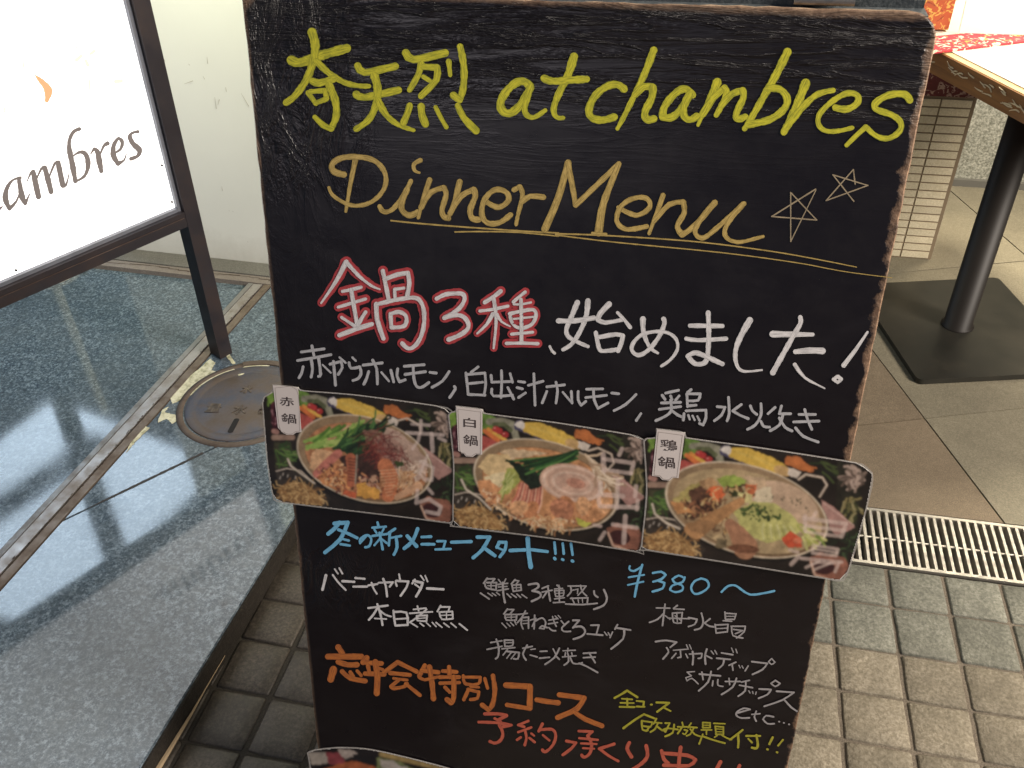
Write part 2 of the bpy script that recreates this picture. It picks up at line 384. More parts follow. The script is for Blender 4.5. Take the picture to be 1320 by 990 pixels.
# front edge: rough dark course below the polished top
DARK = stone('dark_kerb_stone', (0.022,0.018,0.014), (0.012,0.010,0.008), (0.045,0.038,0.03), 0.6, 0.9, 0.8, 0.0).m
bm = bmesh.new(); prism(bm, strip(-1, 1.9, EDGE, lambda y: EDGE(y)+0.004), -0.01, LZ-0.006); bm_link('dark_kerb', bm, DARK, ledge)
TAN = Mat('chipped_edge', (0.30, 0.22, 0.13), 0.8).m
bm = bmesh.new(); q = [G(290, 845, 0.012), G(262, 893, 0.012), G(248, 918, 0.012), G(203, 992, 0.012)]
tube(bm, q, [0.0006, 0.0010, 0.0022, 0.0045], 6); bm_link('chipped_line', bm, TAN, ledge)
# joint filler
BLK = Mat('dark_sealant', (0.035, 0.03, 0.028), 0.8).m
bm = bmesh.new(); L = np.linalg.norm(j1-j0)
N_ = 40; row = []
for i in range(N_+1):
    t = i/N_*L*1.02; c = j0+jd*t; wv = (0.0060+0.0014*math.sin(i*2.3)+random.uniform(-1, 1)*0.0008)*(1 if i < 26 else max(0.12, 1-(i-26)/7))
    row.append((bm.verts.new((*(c+jn*wv/2), LZ+0.0006)), bm.verts.new((*(c-jn*wv/2), LZ+0.0006))))
for p, q in zip(row, row[1:]): bm.faces.new([p[0], p[1], q[1], q[0]])
bm_link('joint_sealant', bm, BLK, ledge)
# door rail
RM = metal('worn_aluminium', (0.36,0.33,0.31), (0.19,0.15,0.12), 0.42, 22, 0.25, 0.8, 0.55).m
RD = Mat('rusty_groove', (0.055, 0.035, 0.025), 0.9).m
RB = metal('tarnished_brass', (0.20,0.155,0.12), (0.10,0.07,0.05), 0.5, 30, 0.2, 0.8, 0.5).m
rail = empty('door_rail', (-1.12, 1.0, LZ)); tag(rail, 'worn metal sliding door rail with a dark groove let into the granite ledge', 'door rail')
def rstrip(name, a, b, z1, m, z0=0.02):
    bm = bmesh.new(); prism(bm, strip(-0.9, 1.86, lambda y: RAILR(y)-a, lambda y: RAILR(y)-b), z0, z1); bevel(bm, 0.0012, 2); return bm_link(name, bm, m, rail)
rstrip('outer_lip', 0.0655, 0.0525, LZ+0.0022, metal('grey_lip', (0.25,0.24,0.23), (0.14,0.12,0.11), 0.45, 30, 0.2, 0.7, 0.5).m); rstrip('track_plate', 0.0510, 0.0265, LZ+0.0012, RM); rstrip('groove', 0.0265, 0.0205, LZ-0.006, RD); rstrip('inner_lip', 0.0200, 0.0015, LZ+0.0022, RB); rstrip('seam', 0.0525, 0.0511, LZ-0.003, RD)
bm = bmesh.new()                                   # rust crumbs along the groove
for i in range(240):
    y = random.uniform(0.35, 1.84); x = RAILR(y)-random.uniform(0.0195, 0.0275); r = random.uniform(0.0008, 0.0022)
    vs = [bm.verts.new((x+r*math.cos(t)*0.7, y+r*1.8*math.sin(t), LZ+0.0026)) for t in (0, 1.2, 2.4, 3.6, 4.9)]; bm.faces.new(vs)
tag(bm_link('rust_crumbs', bm, RD, rail), kind='stuff')
# foot of the wall: stone strip and track
SK = stone('grey_threshold_stone', (0.15,0.14,0.128), (0.10,0.092,0.082), (0.21,0.20,0.18), 0.75, 1.3, 0.4, 0.0).m
def wstrip(name, a, b, z1, m):
    bm = bmesh.new(); prism(bm, [(-3.0, WY(-3)-b), (-0.45, WY(-0.45)-b), (-0.45, WY(-0.45)-a), (-3.0, WY(-3)-a)], 0.0, z1); bevel(bm, 0.002, 2); return bm_link(name, bm, m, ledge)
wstrip('threshold_strip', 0.0, 0.060, LZ+0.004, SK); wstrip('threshold_track', 0.0615, 0.094, LZ+0.001, stone('mauve_threshold', (0.22,0.185,0.165), (0.14,0.115,0.10), (0.29,0.25,0.225), 0.7, 1.2, 0.4, 0.0).m)
bm = bmesh.new()
for i in range(60):
    x = -2.2+i*0.03; y = WY(x)-0.074-0.004*math.sin(i*0.7); r = random.uniform(0.0008, 0.0022)
    bm.faces.new([bm.verts.new(p) for p in ((x, y-r, LZ+0.0016), (x+0.032, y-r, LZ+0.0016), (x+0.032, y+r, LZ+0.0016), (x, y+r, LZ+0.0016))])
bm_link('crack_line', bm, RD, ledge)
# sealant patches
def patchmesh(name, px, m, z, lab=None, parent=None, rough=0.0012):
    bm = bmesh.new(); pts = [G(x, y, LZ)[:2] for x, y in px]; out = []
    for i in range(len(pts)):
        a, b = pts[i], pts[(i+1) % len(pts)]
        for k in range(7): t = k/7; out.append(a*(1-t)+b*t+np.array([random.uniform(-1, 1), random.uniform(-1, 1)])*rough)
    prism(bm, out, LZ-0.002, z); return bm_link(name, bm, m, parent)
def putty():
    M = Mat('yellowish_putty', rough=0.8); v = M.coord(); g = M.noise(v, 60, 5, 0.7)
    M.color(M.ramp(g, [(0.35, (0.30,0.29,0.17)), (0.52, (0.62,0.60,0.42)), (0.7, (0.74,0.72,0.58))])); M.bump(g, 0.6, 0.002); return M.m
PUT = putty()
for px in ([(271,463),(277,468),(272,478),(284,480),(302,475),(306,481),(285,488),(266,496),(252,505),(240,514),(222,520),(219,512),(238,492)], [(305,479),(320,470),(348,467),(352,471),(325,475),(308,486)], [(217,525),(212,532),(226,535),(232,540),(222,546),(214,540),(203,545),(210,528)], [(188,550),(192,552),(176,568),(163,583),(170,568)], [(292,452),(304,468),(300,470),(288,455)]):
    patchmesh('sealant_patch', px, PUT, LZ+0.0012, parent=ledge)
# manhole
IRON = metal('rusty_iron', (0.10,0.075,0.058), (0.055,0.037,0.026), 0.8, 16, 0.5, 0.9, 0.0)
def ironm():
    M = Mat('worn_cast_iron', rough=0.5, metal=0.15); v = M.coord(); g = M.noise(v, 12, 5, 0.6); f = M.noise(v, 150, 3)
    M.color(M.ramp(g, [(0.3, (0.085,0.058,0.036)), (0.48, (0.088,0.072,0.068)), (0.6, (0.062,0.066,0.088)), (0.72, (0.10,0.062,0.034))])); M.rough(M.ramp(f, [(0.3, 0.5), (0.7, 0.65)])); M.bump(f, 0.25, 0.0006); return M.m
COV = ironm(); MC = (-0.925, 1.391); MR = 0.147
mh = empty('manhole', (MC[0], MC[1], LZ)); tag(mh, 'rusty round iron water meter cover set in the granite ledge behind the board', 'manhole cover')
bm = bmesh.new(); lathe(bm, (*MC, LZ), [(MR+0.004, -0.003), (MR+0.002, 0.0022), (MR-0.011, 0.0028), (MR-0.0125, -0.004), (MR-0.0125, -0.01)], 72); bm_link('frame_ring', bm, IRON.m, mh, True)
bm = bmesh.new(); r_ = lathe(bm, (*MC, LZ), [(MR-0.0155, -0.008), (MR-0.0155, 0.0012), (MR-0.017, 0.0026), (MR-0.035, 0.0026), (MR-0.038, 0.0006), (MR-0.041, 0.0006), (MR-0.044, 0.0016), (0.001, 0.0018)], 72); bm.faces.new(r_[-1]); bm_link('cover', bm, COV, mh, True)
bm = bmesh.new(); lathe(bm, (*MC, LZ), [(MR-0.0124, -0.009), (MR-0.0156, -0.009)], 72); bm_link('gap', bm, RD, mh)
bm = bmesh.new(); s0, s1 = G(297, 556, LZ+0.002), G(305, 541, LZ+0.002)
d_ = (s1-s0)/np.linalg.norm(s1-s0); n_ = np.array([-d_[1], d_[0], 0]); pts = []
for k in range(8): a = math.pi/2+math.pi*k/7; pts.append((s0+d_*0.004*math.cos(a)+n_*0.0058*math.sin(a))[:2])
for k in range(8): a = -math.pi/2+math.pi*k/7; pts.append((s1+d_*0.004*math.cos(a)+n_*0.0058*math.sin(a))[:2])
prism(bm, pts, LZ+0.0017, LZ+0.0024); bm_link('key_slot', bm, Mat('slot_black', (0.006, 0.005, 0.005), 0.9).m, mh)
def ctext(body, loc, size, rot, m, parent, name, ext=0.0008, sx=1.0):
    cu = bpy.data.curves.new(name, 'FONT'); cu.body = body; cu.size = size; cu.extrude = ext; cu.align_x = 'CENTER'; cu.align_y = 'CENTER'; cu.offset = size*0.01
    tmp = bpy.data.objects.new('tmp', cu); me = bpy.data.meshes.new_from_object(tmp); bpy.data.objects.remove(tmp)
    me.transform(Matrix.Translation(loc) @ Matrix.Rotation(rot, 4, 'Z') @ Matrix.Diagonal((sx, 1, 1, 1))); return link(name, me, m, parent)
EMB = metal('raised_iron', (0.06,0.045,0.035), (0.20,0.16,0.12), 0.4, 40, 0.2, 0.8, 0.2).m
for ch, px, sz in (('量', (275, 527), 0.034), ('水', (309, 529), 0.034), ('器', (343, 529), 0.034), ('水', (318, 503), 0.028)):
    p = G(*px, LZ+0.002); ctext(ch, p, sz, math.radians(6), EMB, mh, 'raised_character', 0.0012)
lug = bmesh.new(); lathe(lug, (*MC, LZ), [(MR+0.003, 0.002), (MR+0.003, 0.0045), (MR-0.012, 0.0045), (MR-0.012, 0.002)], 20, math.radians(60), math.radians(118)); bm_link('hinge_lip', lug, IRON.m, mh)
# ================================================================ white wall
def wallm():
    M = Mat('white_painted_wall', rough=0.45, spec=0.4); v = M.coord(); big = M.noise(v, 3, 4); sc = M.noise(M.coord(scale=(60, 60, 14), rot=(0, 0.6, 0)), 1.2, 6, 0.7)
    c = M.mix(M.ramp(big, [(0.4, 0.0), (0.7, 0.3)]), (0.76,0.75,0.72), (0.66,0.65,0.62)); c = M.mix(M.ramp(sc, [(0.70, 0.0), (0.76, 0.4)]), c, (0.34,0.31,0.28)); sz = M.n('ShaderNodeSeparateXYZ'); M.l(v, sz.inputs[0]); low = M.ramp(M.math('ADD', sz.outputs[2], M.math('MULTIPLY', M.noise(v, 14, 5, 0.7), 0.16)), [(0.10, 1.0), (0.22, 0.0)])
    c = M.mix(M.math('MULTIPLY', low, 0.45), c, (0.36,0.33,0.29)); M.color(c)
    M.bump(M.noise(v, 40, 3), 0.1, 0.002); return M.m
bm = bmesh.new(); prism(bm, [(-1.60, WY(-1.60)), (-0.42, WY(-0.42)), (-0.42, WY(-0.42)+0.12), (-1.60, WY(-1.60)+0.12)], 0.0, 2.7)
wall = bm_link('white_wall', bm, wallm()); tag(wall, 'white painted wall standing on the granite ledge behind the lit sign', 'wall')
MK = Mat('scuff', (0.42, 0.38, 0.34), 0.8).m; bm = bmesh.new()
for (x, y, x2, y2) in ((209,72,213,79),(202,100,207,99),(262,98,264,102),(267,73,268,82),(291,112,292,118),(238,108,249,104),(277,125,279,140),(311,120,321,137),(281,135,283,128),(295,271,296,272),(319,311,320,312),(286,240,287,246),(300,272,301,273),(243,82,245,84)):
    n0 = np.array([0.0388, 1, 0]); n0 /= np.linalg.norm(n0); a = on_plane(x, y, (-1.14, 1.9605, 0), n0)-n0*0.001; b = on_plane(x2, y2, (-1.14, 1.9605, 0), n0)-n0*0.001
    d = (b-a)/(np.linalg.norm(b-a)+1e-9); s = np.cross(d, n0)*0.0008; bm.faces.new([bm.verts.new(q) for q in (a-s*0.4, a+s*0.4, b+s, b-s)])
bm_link('scuff_mark', bm, MK, wall)
# ================================================================ lit sign on the ledge
SN = math.radians(61.5); su = np.array([math.cos(SN), math.sin(SN), 0]); sh = np.array([-math.sin(SN), math.cos(SN), 0]); tl = math.radians(-3.1)
sv = sh*math.sin(tl)+np.array([0, 0, math.cos(tl)]); sn = np.cross(su, sv); sn = sn if sn@(EYE-G(285, 463, LZ)) > 0 else -sn
SO = G(284.5, 463.6, LZ)
def sgn(x, y, d=0.0): p = on_plane(x, y, SO-sn*d, sn)-SO; return float(p@su), float(p@sv)
def sw(s, t, d=0.0): return SO+su*s+sv*t-sn*d
FR = metal('brown_black_painted_steel', (0.016,0.0135,0.018), (0.040,0.022,0.016), 0.38, 9, 0.25, 0.7, 0.1).m
sg = empty('light_box_sign', SO); tag(sg, 'lit white light box sign in a rusty black steel frame standing on the granite ledge', 'sign')
zb = sgn(120, 325)[1]; zt = sgn(120, 347)[1]
rt = np.mean([sgn(0, 373.6)[1], sgn(237, 275.5)[1]]); rb = np.mean([sgn(0, 399.5)[1], sgn(232, 296)[1]])
print('rail heights', rb, rt, 'at', sgn(0, 373.6), sgn(237, 275.5), sgn(0, 399.5), sgn(232, 296))
WS = 0.95; HS = rt+0.75
def sbox(name, s, t, d, m, bev=0.0015):
    bm = bmesh.new(); box(bm, SO, su, sv, -sn, s, t, d); bevel(bm, bev, 2); return bm_link(name, bm, m, sg)
FWd, FDp = 0.033, 0.040
sbox('frame_post', (0, FWd), (0.0005, HS), (0, FDp), FR); sbox('frame_post', (-WS-FWd, -WS), (0.0005, HS), (0, FDp), FR)
sbox('bottom_rail', (-WS+0.0003, -0.0003), (rb, rt), (0.0006, FDp-0.0006), FR); sbox('top_rail', (-WS+0.0003, -0.0003), (HS-0.04, HS-0.0003), (0.0006, FDp-0.0006), FR)
weld = bmesh.new(); tube(weld, [sw(-WS+0.01, (rt)*1.0-0.012, -0.0004), sw(-0.004, rt-0.012, -0.0004)], 0.0010, 6); bm_link('weld_line', weld, metal('rust_line', (0.05,0.027,0.018), (0.02,0.014,0.012), 0.6, 20, 0.2, 0.5, 0.1).m, sg)
GL = metal('grey_inner_lip', (0.16,0.17,0.20), (0.09,0.09,0.10), 0.35, 20, 0.1, 0.5, 0.3).m
LIPD = 0.020
sbox('inner_lip', (-0.008, -0.0004), (rt+0.0004, HS-0.041), (0.010, 0.030), GL, 0.0008); sbox('inner_lip', (-WS+0.0004, -0.0085), (rt+0.0004, rt+0.008), (0.010, 0.030), GL, 0.0008)
PAN = Mat('lit_acrylic', (0.85, 0.85, 0.85), 0.25); PAN.set('Emission Color', (1.0, 0.985, 0.96, 1)); PAN.set('Emission Strength', 1.35)
sbox('light_panel', (-WS+0.001, -0.001), (rt+0.001, HS-0.0405), (0.019, 0.026), PAN.m, 0.0005)
PD = 0.019
TS = lambda x, y, h: (lambda p: p+sn*h)(on_plane(x, y, SO-sn*PD, sn))
INKS = Mat('sign_lettering', (0.10, 0.085, 0.08), 0.5); INKS.set('Emission Color', (1.0, 0.86, 0.80, 1)); INKS.set('Emission Strength', 0.10); INKS = INKS.m
tS = "-60,640,20 -20,600,30 -5,590,22 15,575,8/128,392,22 80,405,14 42,460,30 34,530,38 60,588,28 105,540,14 130,470,12/118,392,20 128,450,34 142,520,38 160,556,24 190,492,7/172,415,7 195,362,16 212,352,28 225,420,38 245,512,36/228,410,10 262,335,18 285,328,32 305,400,38 325,480,34/310,395,10 348,300,18 370,296,34 385,370,38 400,440,34 422,435,16 440,365,7/505,80,26 470,95,26 445,140,22 440,200,32 460,300,38 480,412,30/468,250,12 510,226,20 548,242,34 562,310,32 540,380,20 485,414,14/577,240,8 600,205,18 620,220,34 632,280,38 645,348,30/635,250,12 660,190,18 685,172,30/720,238,12 768,210,18 780,160,28 755,137,16 725,180,30 722,250,36 752,300,32 790,280,14 805,240,7/878,97,24 845,103,16 825,128,28 850,178,36 890,212,36 880,252,24 835,270,26"
write('calligraphic_lettering', tS, (0, 150, 240), 1188, 20, INKS, sg, TS, None, 4e-4)
PT = Mat('pale_tan_print', (0.40, 0.22, 0.12), 0.5); PT.set('Emission Color', (1.0, 0.50, 0.22, 1)); PT.set('Emission Strength', 0.5)
PY = Mat('pale_yellow_print', (0.35, 0.32, 0.2), 0.5); PY.set('Emission Color', (1.0, 0.93, 0.70, 1)); PY.set('Emission Strength', 0.85)
write('tan_emblem', "222,478,6 265,520,36 305,565,50 308,600,48 298,640,28", (0,0,240), 1188, 20, PT.m, sg, TS, None, 4e-4)
for s_ in '212,252,3 180,318,12/152,370,12 150,425,14/490,265 490,308:13/547,265 548,298:10/600,325 578,342:22/515,358 487,382:26/548,388 560,415:24/570,510 573,600:12/645,540 675,505:8/738,520 772,516:28/28,688 30,718:12'.split('/'): write('pale_emblem', s_, (0,0,240), 1188, 12, PY.m, sg, TS, None, 6e-4)
SCW = metal('screw_steel', (0.1,0.1,0.1), (0.05,0.05,0.05), 0.4).m
for px in ((208, 213), (20, 348), (221, 260)):
    bm = bmesh.new(); c = on_plane(*px, SO-sn*0.0095, sn); tube(bm, [c, c+sn*0.003], 0.0022, 10); bm_link('screw', bm, SCW, sg)
# round stand foot behind the sign
st = G(62, 362, LZ); c = np.array([st[0]-0.030, st[1]+0.05, LZ]); bm = bmesh.new(); rr = lathe(bm, c, [(0.088, 0), (0.09, 0.006), (0.084, 0.013), (0.03, 0.022), (0.0135, 0.03), (0.0135, 0.5)], 48); bm.faces.new(rr[-1])
tag(bm_link('stand', bm, Mat('ivory_enamel', (0.55, 0.54, 0.47), 0.3).m, None, True), 'round ivory foot of a stand on the ledge, half hidden behind the lit sign', 'stand')
# ================================================================ lit ceiling panel of the shop entrance, mirrored in the polished ledge
CZ = 2.5
def mir(x, y):
    p = G(x, y, LZ); d = p-EYE; d[2] *= -1; return p+d*((CZ-LZ)/d[2])
cp = empty('ceiling_light', mir(120, 560)); tag(cp, 'square cool white ceiling light with dark cross bars, mirrored in the polished ledge', 'ceiling light')
c0, cr_, cl_ = mir(70, 514), mir(280, 598), mir(0, 568); d2 = (cl_-c0)*3.0
bm = bmesh.new(); prism(bm, [q[:2] for q in (c0, cr_, cr_+d2, c0+d2)], CZ, CZ+0.03)
CL = Mat('cool_diffuser', (0.8, 0.8, 0.8), 0.4); CL.set('Emission Color', (0.66, 0.83, 1.0, 1)); CL.set('Emission Strength', 9.0); bm_link('diffuser', bm, CL.m, cp)
CBM = Mat('dark_bar', (0.03, 0.03, 0.035), 0.5).m
for (a, b, wd_) in (((80, 515), (150, 715), 0.13), ((-40, 688), (105, 594), 0.15)):
    a, b = mir(*a), mir(*b); d = (b-a)/np.linalg.norm(b-a); n_ = np.array([-d[1], d[0], 0]); bm = bmesh.new(); box(bm, a, d, n_, Z, (-0.02, np.linalg.norm(b-a)*1.25), (-wd_/2, wd_/2), (-0.06, -0.003)); bm_link('cross_bar', bm, CBM, cp)
# ================================================================ tiled pillar, cloth, pebble wall
PB = Mat('tile_grout', (0.20, 0.15, 0.095), 0.9).m
TILE = stone('cream_mosaic_tile', (0.66,0.58,0.41), (0.55,0.48,0.33), (0.74,0.66,0.49), 0.45, 0.6, 0.15, 0.07).m
pil = empty('tiled_pillar', (0.45, 2.45, 0)); tag(pil, 'low pillar faced with cream mosaic tiles behind the right edge of the board', 'pillar')
bm = bmesh.new(); abox(bm, (0.25, 0.6425), (2.3603, 2.66), (0, 0.455)); bm_link('core', bm, PB, pil)
th, tw = 0.0222, 0.0735
bm = bmesh.new(); abox(bm, (0, tw-0.0042), (0, 0.006), (0, th-0.0042)); bevel(bm, 0.0012, 1)
tme = bpy.data.meshes.new('mosaic_tile'); bmesh.ops.recalc_face_normals(bm, faces=bm.faces); bm.to_mesh(tme); bm.free(); tme.materials.append(TILE)
for i in range(5):
    for j in range(20):
        o = bpy.data.objects.new('mosaic_tile', tme); COL.objects.link(o); o.parent = pil; o.matrix_parent_inverse = Matrix.Translation(pil.location).inverted()
        o.location = (0.5635-tw*i+0.0006, 2.3585, 0.004+th*j); o.rotation_euler = (random.uniform(-1, 1)*0.01, 0, random.uniform(-1, 1)*0.006)
for i in range(4):
    for j in range(20):
        o = bpy.data.objects.new('mosaic_tile', tme); COL.objects.link(o); o.parent = pil; o.matrix_parent_inverse = Matrix.Translation(pil.location).inverted()
        o.location = (0.6385, 2.366+tw*i, 0.004+th*j); o.rotation_euler = (0, 0, math.pi/2)
def clothm(name, base, p1, p2, sc=60):
    M = Mat(name, rough=0.85); v = M.coord(); a = M.noise(v, sc, 3, 0.6, 1.5); b = M.noise(v, sc*0.45, 4, 0.6, 2.5)
    c = M.mix(M.ramp(a, [(0.56, 0.0), (0.60, 1.0)]), base, p1); c = M.mix(M.ramp(b, [(0.6, 0.0), (0.64, 1.0)]), c, p2); M.color(c); M.bump(M.noise(v, 900, 2), 0.3, 0.0005); return M.m
RC = clothm('dark_red_floral_cloth', (0.085,0.012,0.012), (0.30,0.20,0.16), (0.16,0.02,0.02)); RC2 = clothm('red_floral_cloth', (0.42,0.03,0.04), (0.70,0.62,0.45), (0.45,0.30,0.05), 55)
bm = bmesh.new(); abox(bm, (0.235, 0.652), (2.345, 2.68), (0.456, 0.60)); bevel(bm, 0.008, 3)
tag(bm_link('draped_cloth', bm, RC), 'dark red floral cloth hanging over the top of the tiled pillar', 'cloth')
bm = bmesh.new(); abox(bm, (-0.4, 4), (2.86, 3.0), (0, 0.9))
PW = stone('pebble_dash', (0.27,0.27,0.22), (0.13,0.13,0.10), (0.44,0.43,0.36), 0.85, 0.36, 1.0, 0.0).m
tag(bm_link('pebble_dash_wall', bm, PW), 'low grey pebble dash wall at the back beyond the table leg', 'wall')
bm = bmesh.new(); abox(bm, (-0.4, 4), (2.845, 2.8598), (0, 0.022)); tag(bm_link('wall_base_strip', bm, Mat('dark_base_strip', (0.10,0.095,0.08), 0.7).m), 'thin dark strip along the foot of the pebble dash wall', 'skirting')
# ================================================================ table
tb = empty('cafe_table', (0.677, 2.009, 0)); tag(tb, 'square cafe table with a thick wooden top on a black steel pole and base plate', 'table')
def plate():
    M = Mat('black_steel_plate', rough=0.33, metal=0.4); v = M.coord(); g = M.noise(v, 8, 5, 0.65); f = M.noise(v, 50, 4)
    M.color(M.ramp(g, [(0.3, (0.022,0.022,0.018)), (0.6, (0.032,0.030,0.024)), (0.8, (0.050,0.044,0.032))])); M.rough(M.ramp(g, [(0.3, 0.30), (0.75, 0.40)])); M.bump(f, 0.08, 0.0005); return M.m
PLT = plate(); pa = math.radians(14.5); pe1 = np.array([math.cos(pa), math.sin(pa), 0]); pe2 = np.array([-math.sin(pa), math.cos(pa), 0])
pc = G(1183, 495, 0.0)+pe1*0.186+pe2*0.204; hs = 0.207; hx = 0.190; rc_ = 0.014
bm = bmesh.new(); pts = []
for cx_, cy_, a0 in ((hx-rc_, hs-rc_, 0), (-hx+rc_, hs-rc_, 90), (-hx+rc_, -hs+rc_, 180), (hx-rc_, -hs+rc_, 270)):
    for k in range(7): a = math.radians(a0+15*k); pts.append((cx_+rc_*math.cos(a), cy_+rc_*math.sin(a)))
gprism(bm, pts, pc, pe1, pe2, Z, 0.001, 0.014); bevel(bm, 0.005, 3, 0.9); bm_link('base_plate', bm, PLT, tb, False)
pole = G(1234, 425, 0.015); POL = Mat('black_powder_coat', (0.012, 0.0095, 0.0075), 0.5, spec=0.25).m
pcx = pole[0]-0.0+0.004, pole[1]+0.024
bm = bmesh.new(); rr = lathe(bm, (pcx[0], pcx[1], 0), [(0.0375, 0.0142), (0.0375, 0.017), (0.0325, 0.019), (0.032, 0.655)], 48); bm.faces.new(rr[-1]); bm_link('pole', bm, POL, tb, True)
TA = math.radians(25.25); e1 = np.array([math.cos(TA), math.sin(TA), 0]); e2 = np.array([-math.sin(TA), math.cos(TA), 0])
t0_, t1_ = 0.655, 0.697
ed = G(1205, 97, t0_); HT = 0.30
tc0 = np.array([pcx[0], pcx[1], 0]); off = float((ed-tc0)@e1); tcen = tc0+e1*(off+HT)
def woodm(name, c1, c2):
    M = Mat(name, rough=0.5, spec=0.4, coat=0.15); v = M.coord(scale=(1, 1, 1), rot=(0, 0, -TA)); s = M.n('ShaderNodeMapping'); s.inputs['Scale'].default_value = (60, 4, 60); M.l(v, s.inputs[0])
    g = M.noise(s.outputs[0], 1.6, 5, 0.6, 0.4); M.color(M.ramp(g, [(0.3, c2), (0.55, c1), (0.75, tuple(q*1.2 for q in c1))])); M.bump(g, 0.15, 0.0008); return M.m
WD = woodm('orange_varnished_wood', (0.25,0.105,0.022), (0.15,0.06,0.013)); WT = woodm('pale_wood_top', (0.60,0.42,0.20), (0.45,0.28,0.11))
bm = bmesh.new(); box(bm, tcen, e1, e2, Z, (-HT, HT), (-HT-0.05, HT), (t0_, t1_)); bevel(bm, 0.003, 2); bm_link('tabletop', bm, WD, tb)
bm = bmesh.new(); box(bm, tcen, e1, e2, Z, (-HT+0.0035, HT-0.0035), (-HT-0.0465, HT-0.0035), (t1_-0.001, t1_+0.0012)); bm_link('top_veneer', bm, WT, tb)
bm = bmesh.new(); box(bm, tcen, e1, e2, Z, (-HT+0.02, HT-0.02), (-HT-0.03, HT-0.02), (t1_+0.0013, t1_+0.003)); bevel(bm, 0.0006, 1)
GLS = Mat('clear_table_film', (0.78, 0.74, 0.62), 0.12, coat=0.6).m; tag(bm_link('menu_sheet', bm, GLS), 'large white glossy sheet lying on the wooden cafe table', 'menu sheet')
STR = Mat('frayed_fibre', (0.75, 0.62, 0.38), 0.7).m                # torn tape and straw fibres along the edge
bm = bmesh.new()
def epos(q, z, o=0.0): return tcen+e1*(-HT-o)+e2*q+Z*z
for i in range(26):
    q = random.uniform(-0.34, 0.05); p = epos(q, t1_-0.008-random.uniform(0, 0.02), 0.001); a = random.uniform(-0.6, 0.6)
    L = random.uniform(0.012, 0.03); n_ = 5; pts = [p]
    for k in range(n_): a += random.uniform(-0.5, 0.5); pts.append(pts[-1]+(e2*math.cos(a)+Z*math.sin(a)*0.8)*L/n_-e1*random.uniform(0, 0.0012))
    tube(bm, pts, [0.0012, 0.0014, 0.0013, 0.0011, 0.0008, 0.0004], 5)
tag(bm_link('frayed_fibres', bm, STR), 'pale torn tape fibres curling along the wooden table edge', 'fibres', kind='stuff')
# things on the table
bm = bmesh.new(); rc = [G(1209, 62, t1_+0.004), G(1330, 100, t1_+0.004)]; rc = [G(1185, 50, t1_+.004), G(1180, 72, t1_+.004), G(1345, 52, t1_+.004), G(1345, 36, t1_+.004)]
prism(bm, [p[:2] for p in rc], t1_+0.0035, t1_+0.007); tag(bm_link('table_runner', bm, RC2), 'narrow red floral cloth strip lying across the lit white table', 'cloth')
# basket / patterned box far left, upright white card
bk = G(1207, 40, t1_+0.007); bm = bmesh.new(); box(bm, bk, X, Y, Z, (-0.06, 0.024), (0.01, 0.09), (0, 0.12)); bevel(bm, 0.003, 2)
BK = clothm('orange_gold_pattern', (0.42,0.09,0.03), (0.62,0.36,0.08), (0.22,0.05,0.02), 70); tag(bm_link('patterned_box', bm, BK), 'small red and gold patterned box on the table beside the board corner', 'box')
wc = G(1236, 42, t1_+0.007); bm = bmesh.new(); box(bm, wc, X, Y, Z+0.15*Y, (0.0, 0.30), (-0.002, 0.004), (0, 0.20)); bevel(bm, 0.001, 1)
WC = Mat('white_card', (0.86, 0.83, 0.76), 0.4).m; wco = bm_link('menu_card', bm, WC); tag(wco, 'upright white menu card with a thin gold border standing on the red strip', 'menu card')
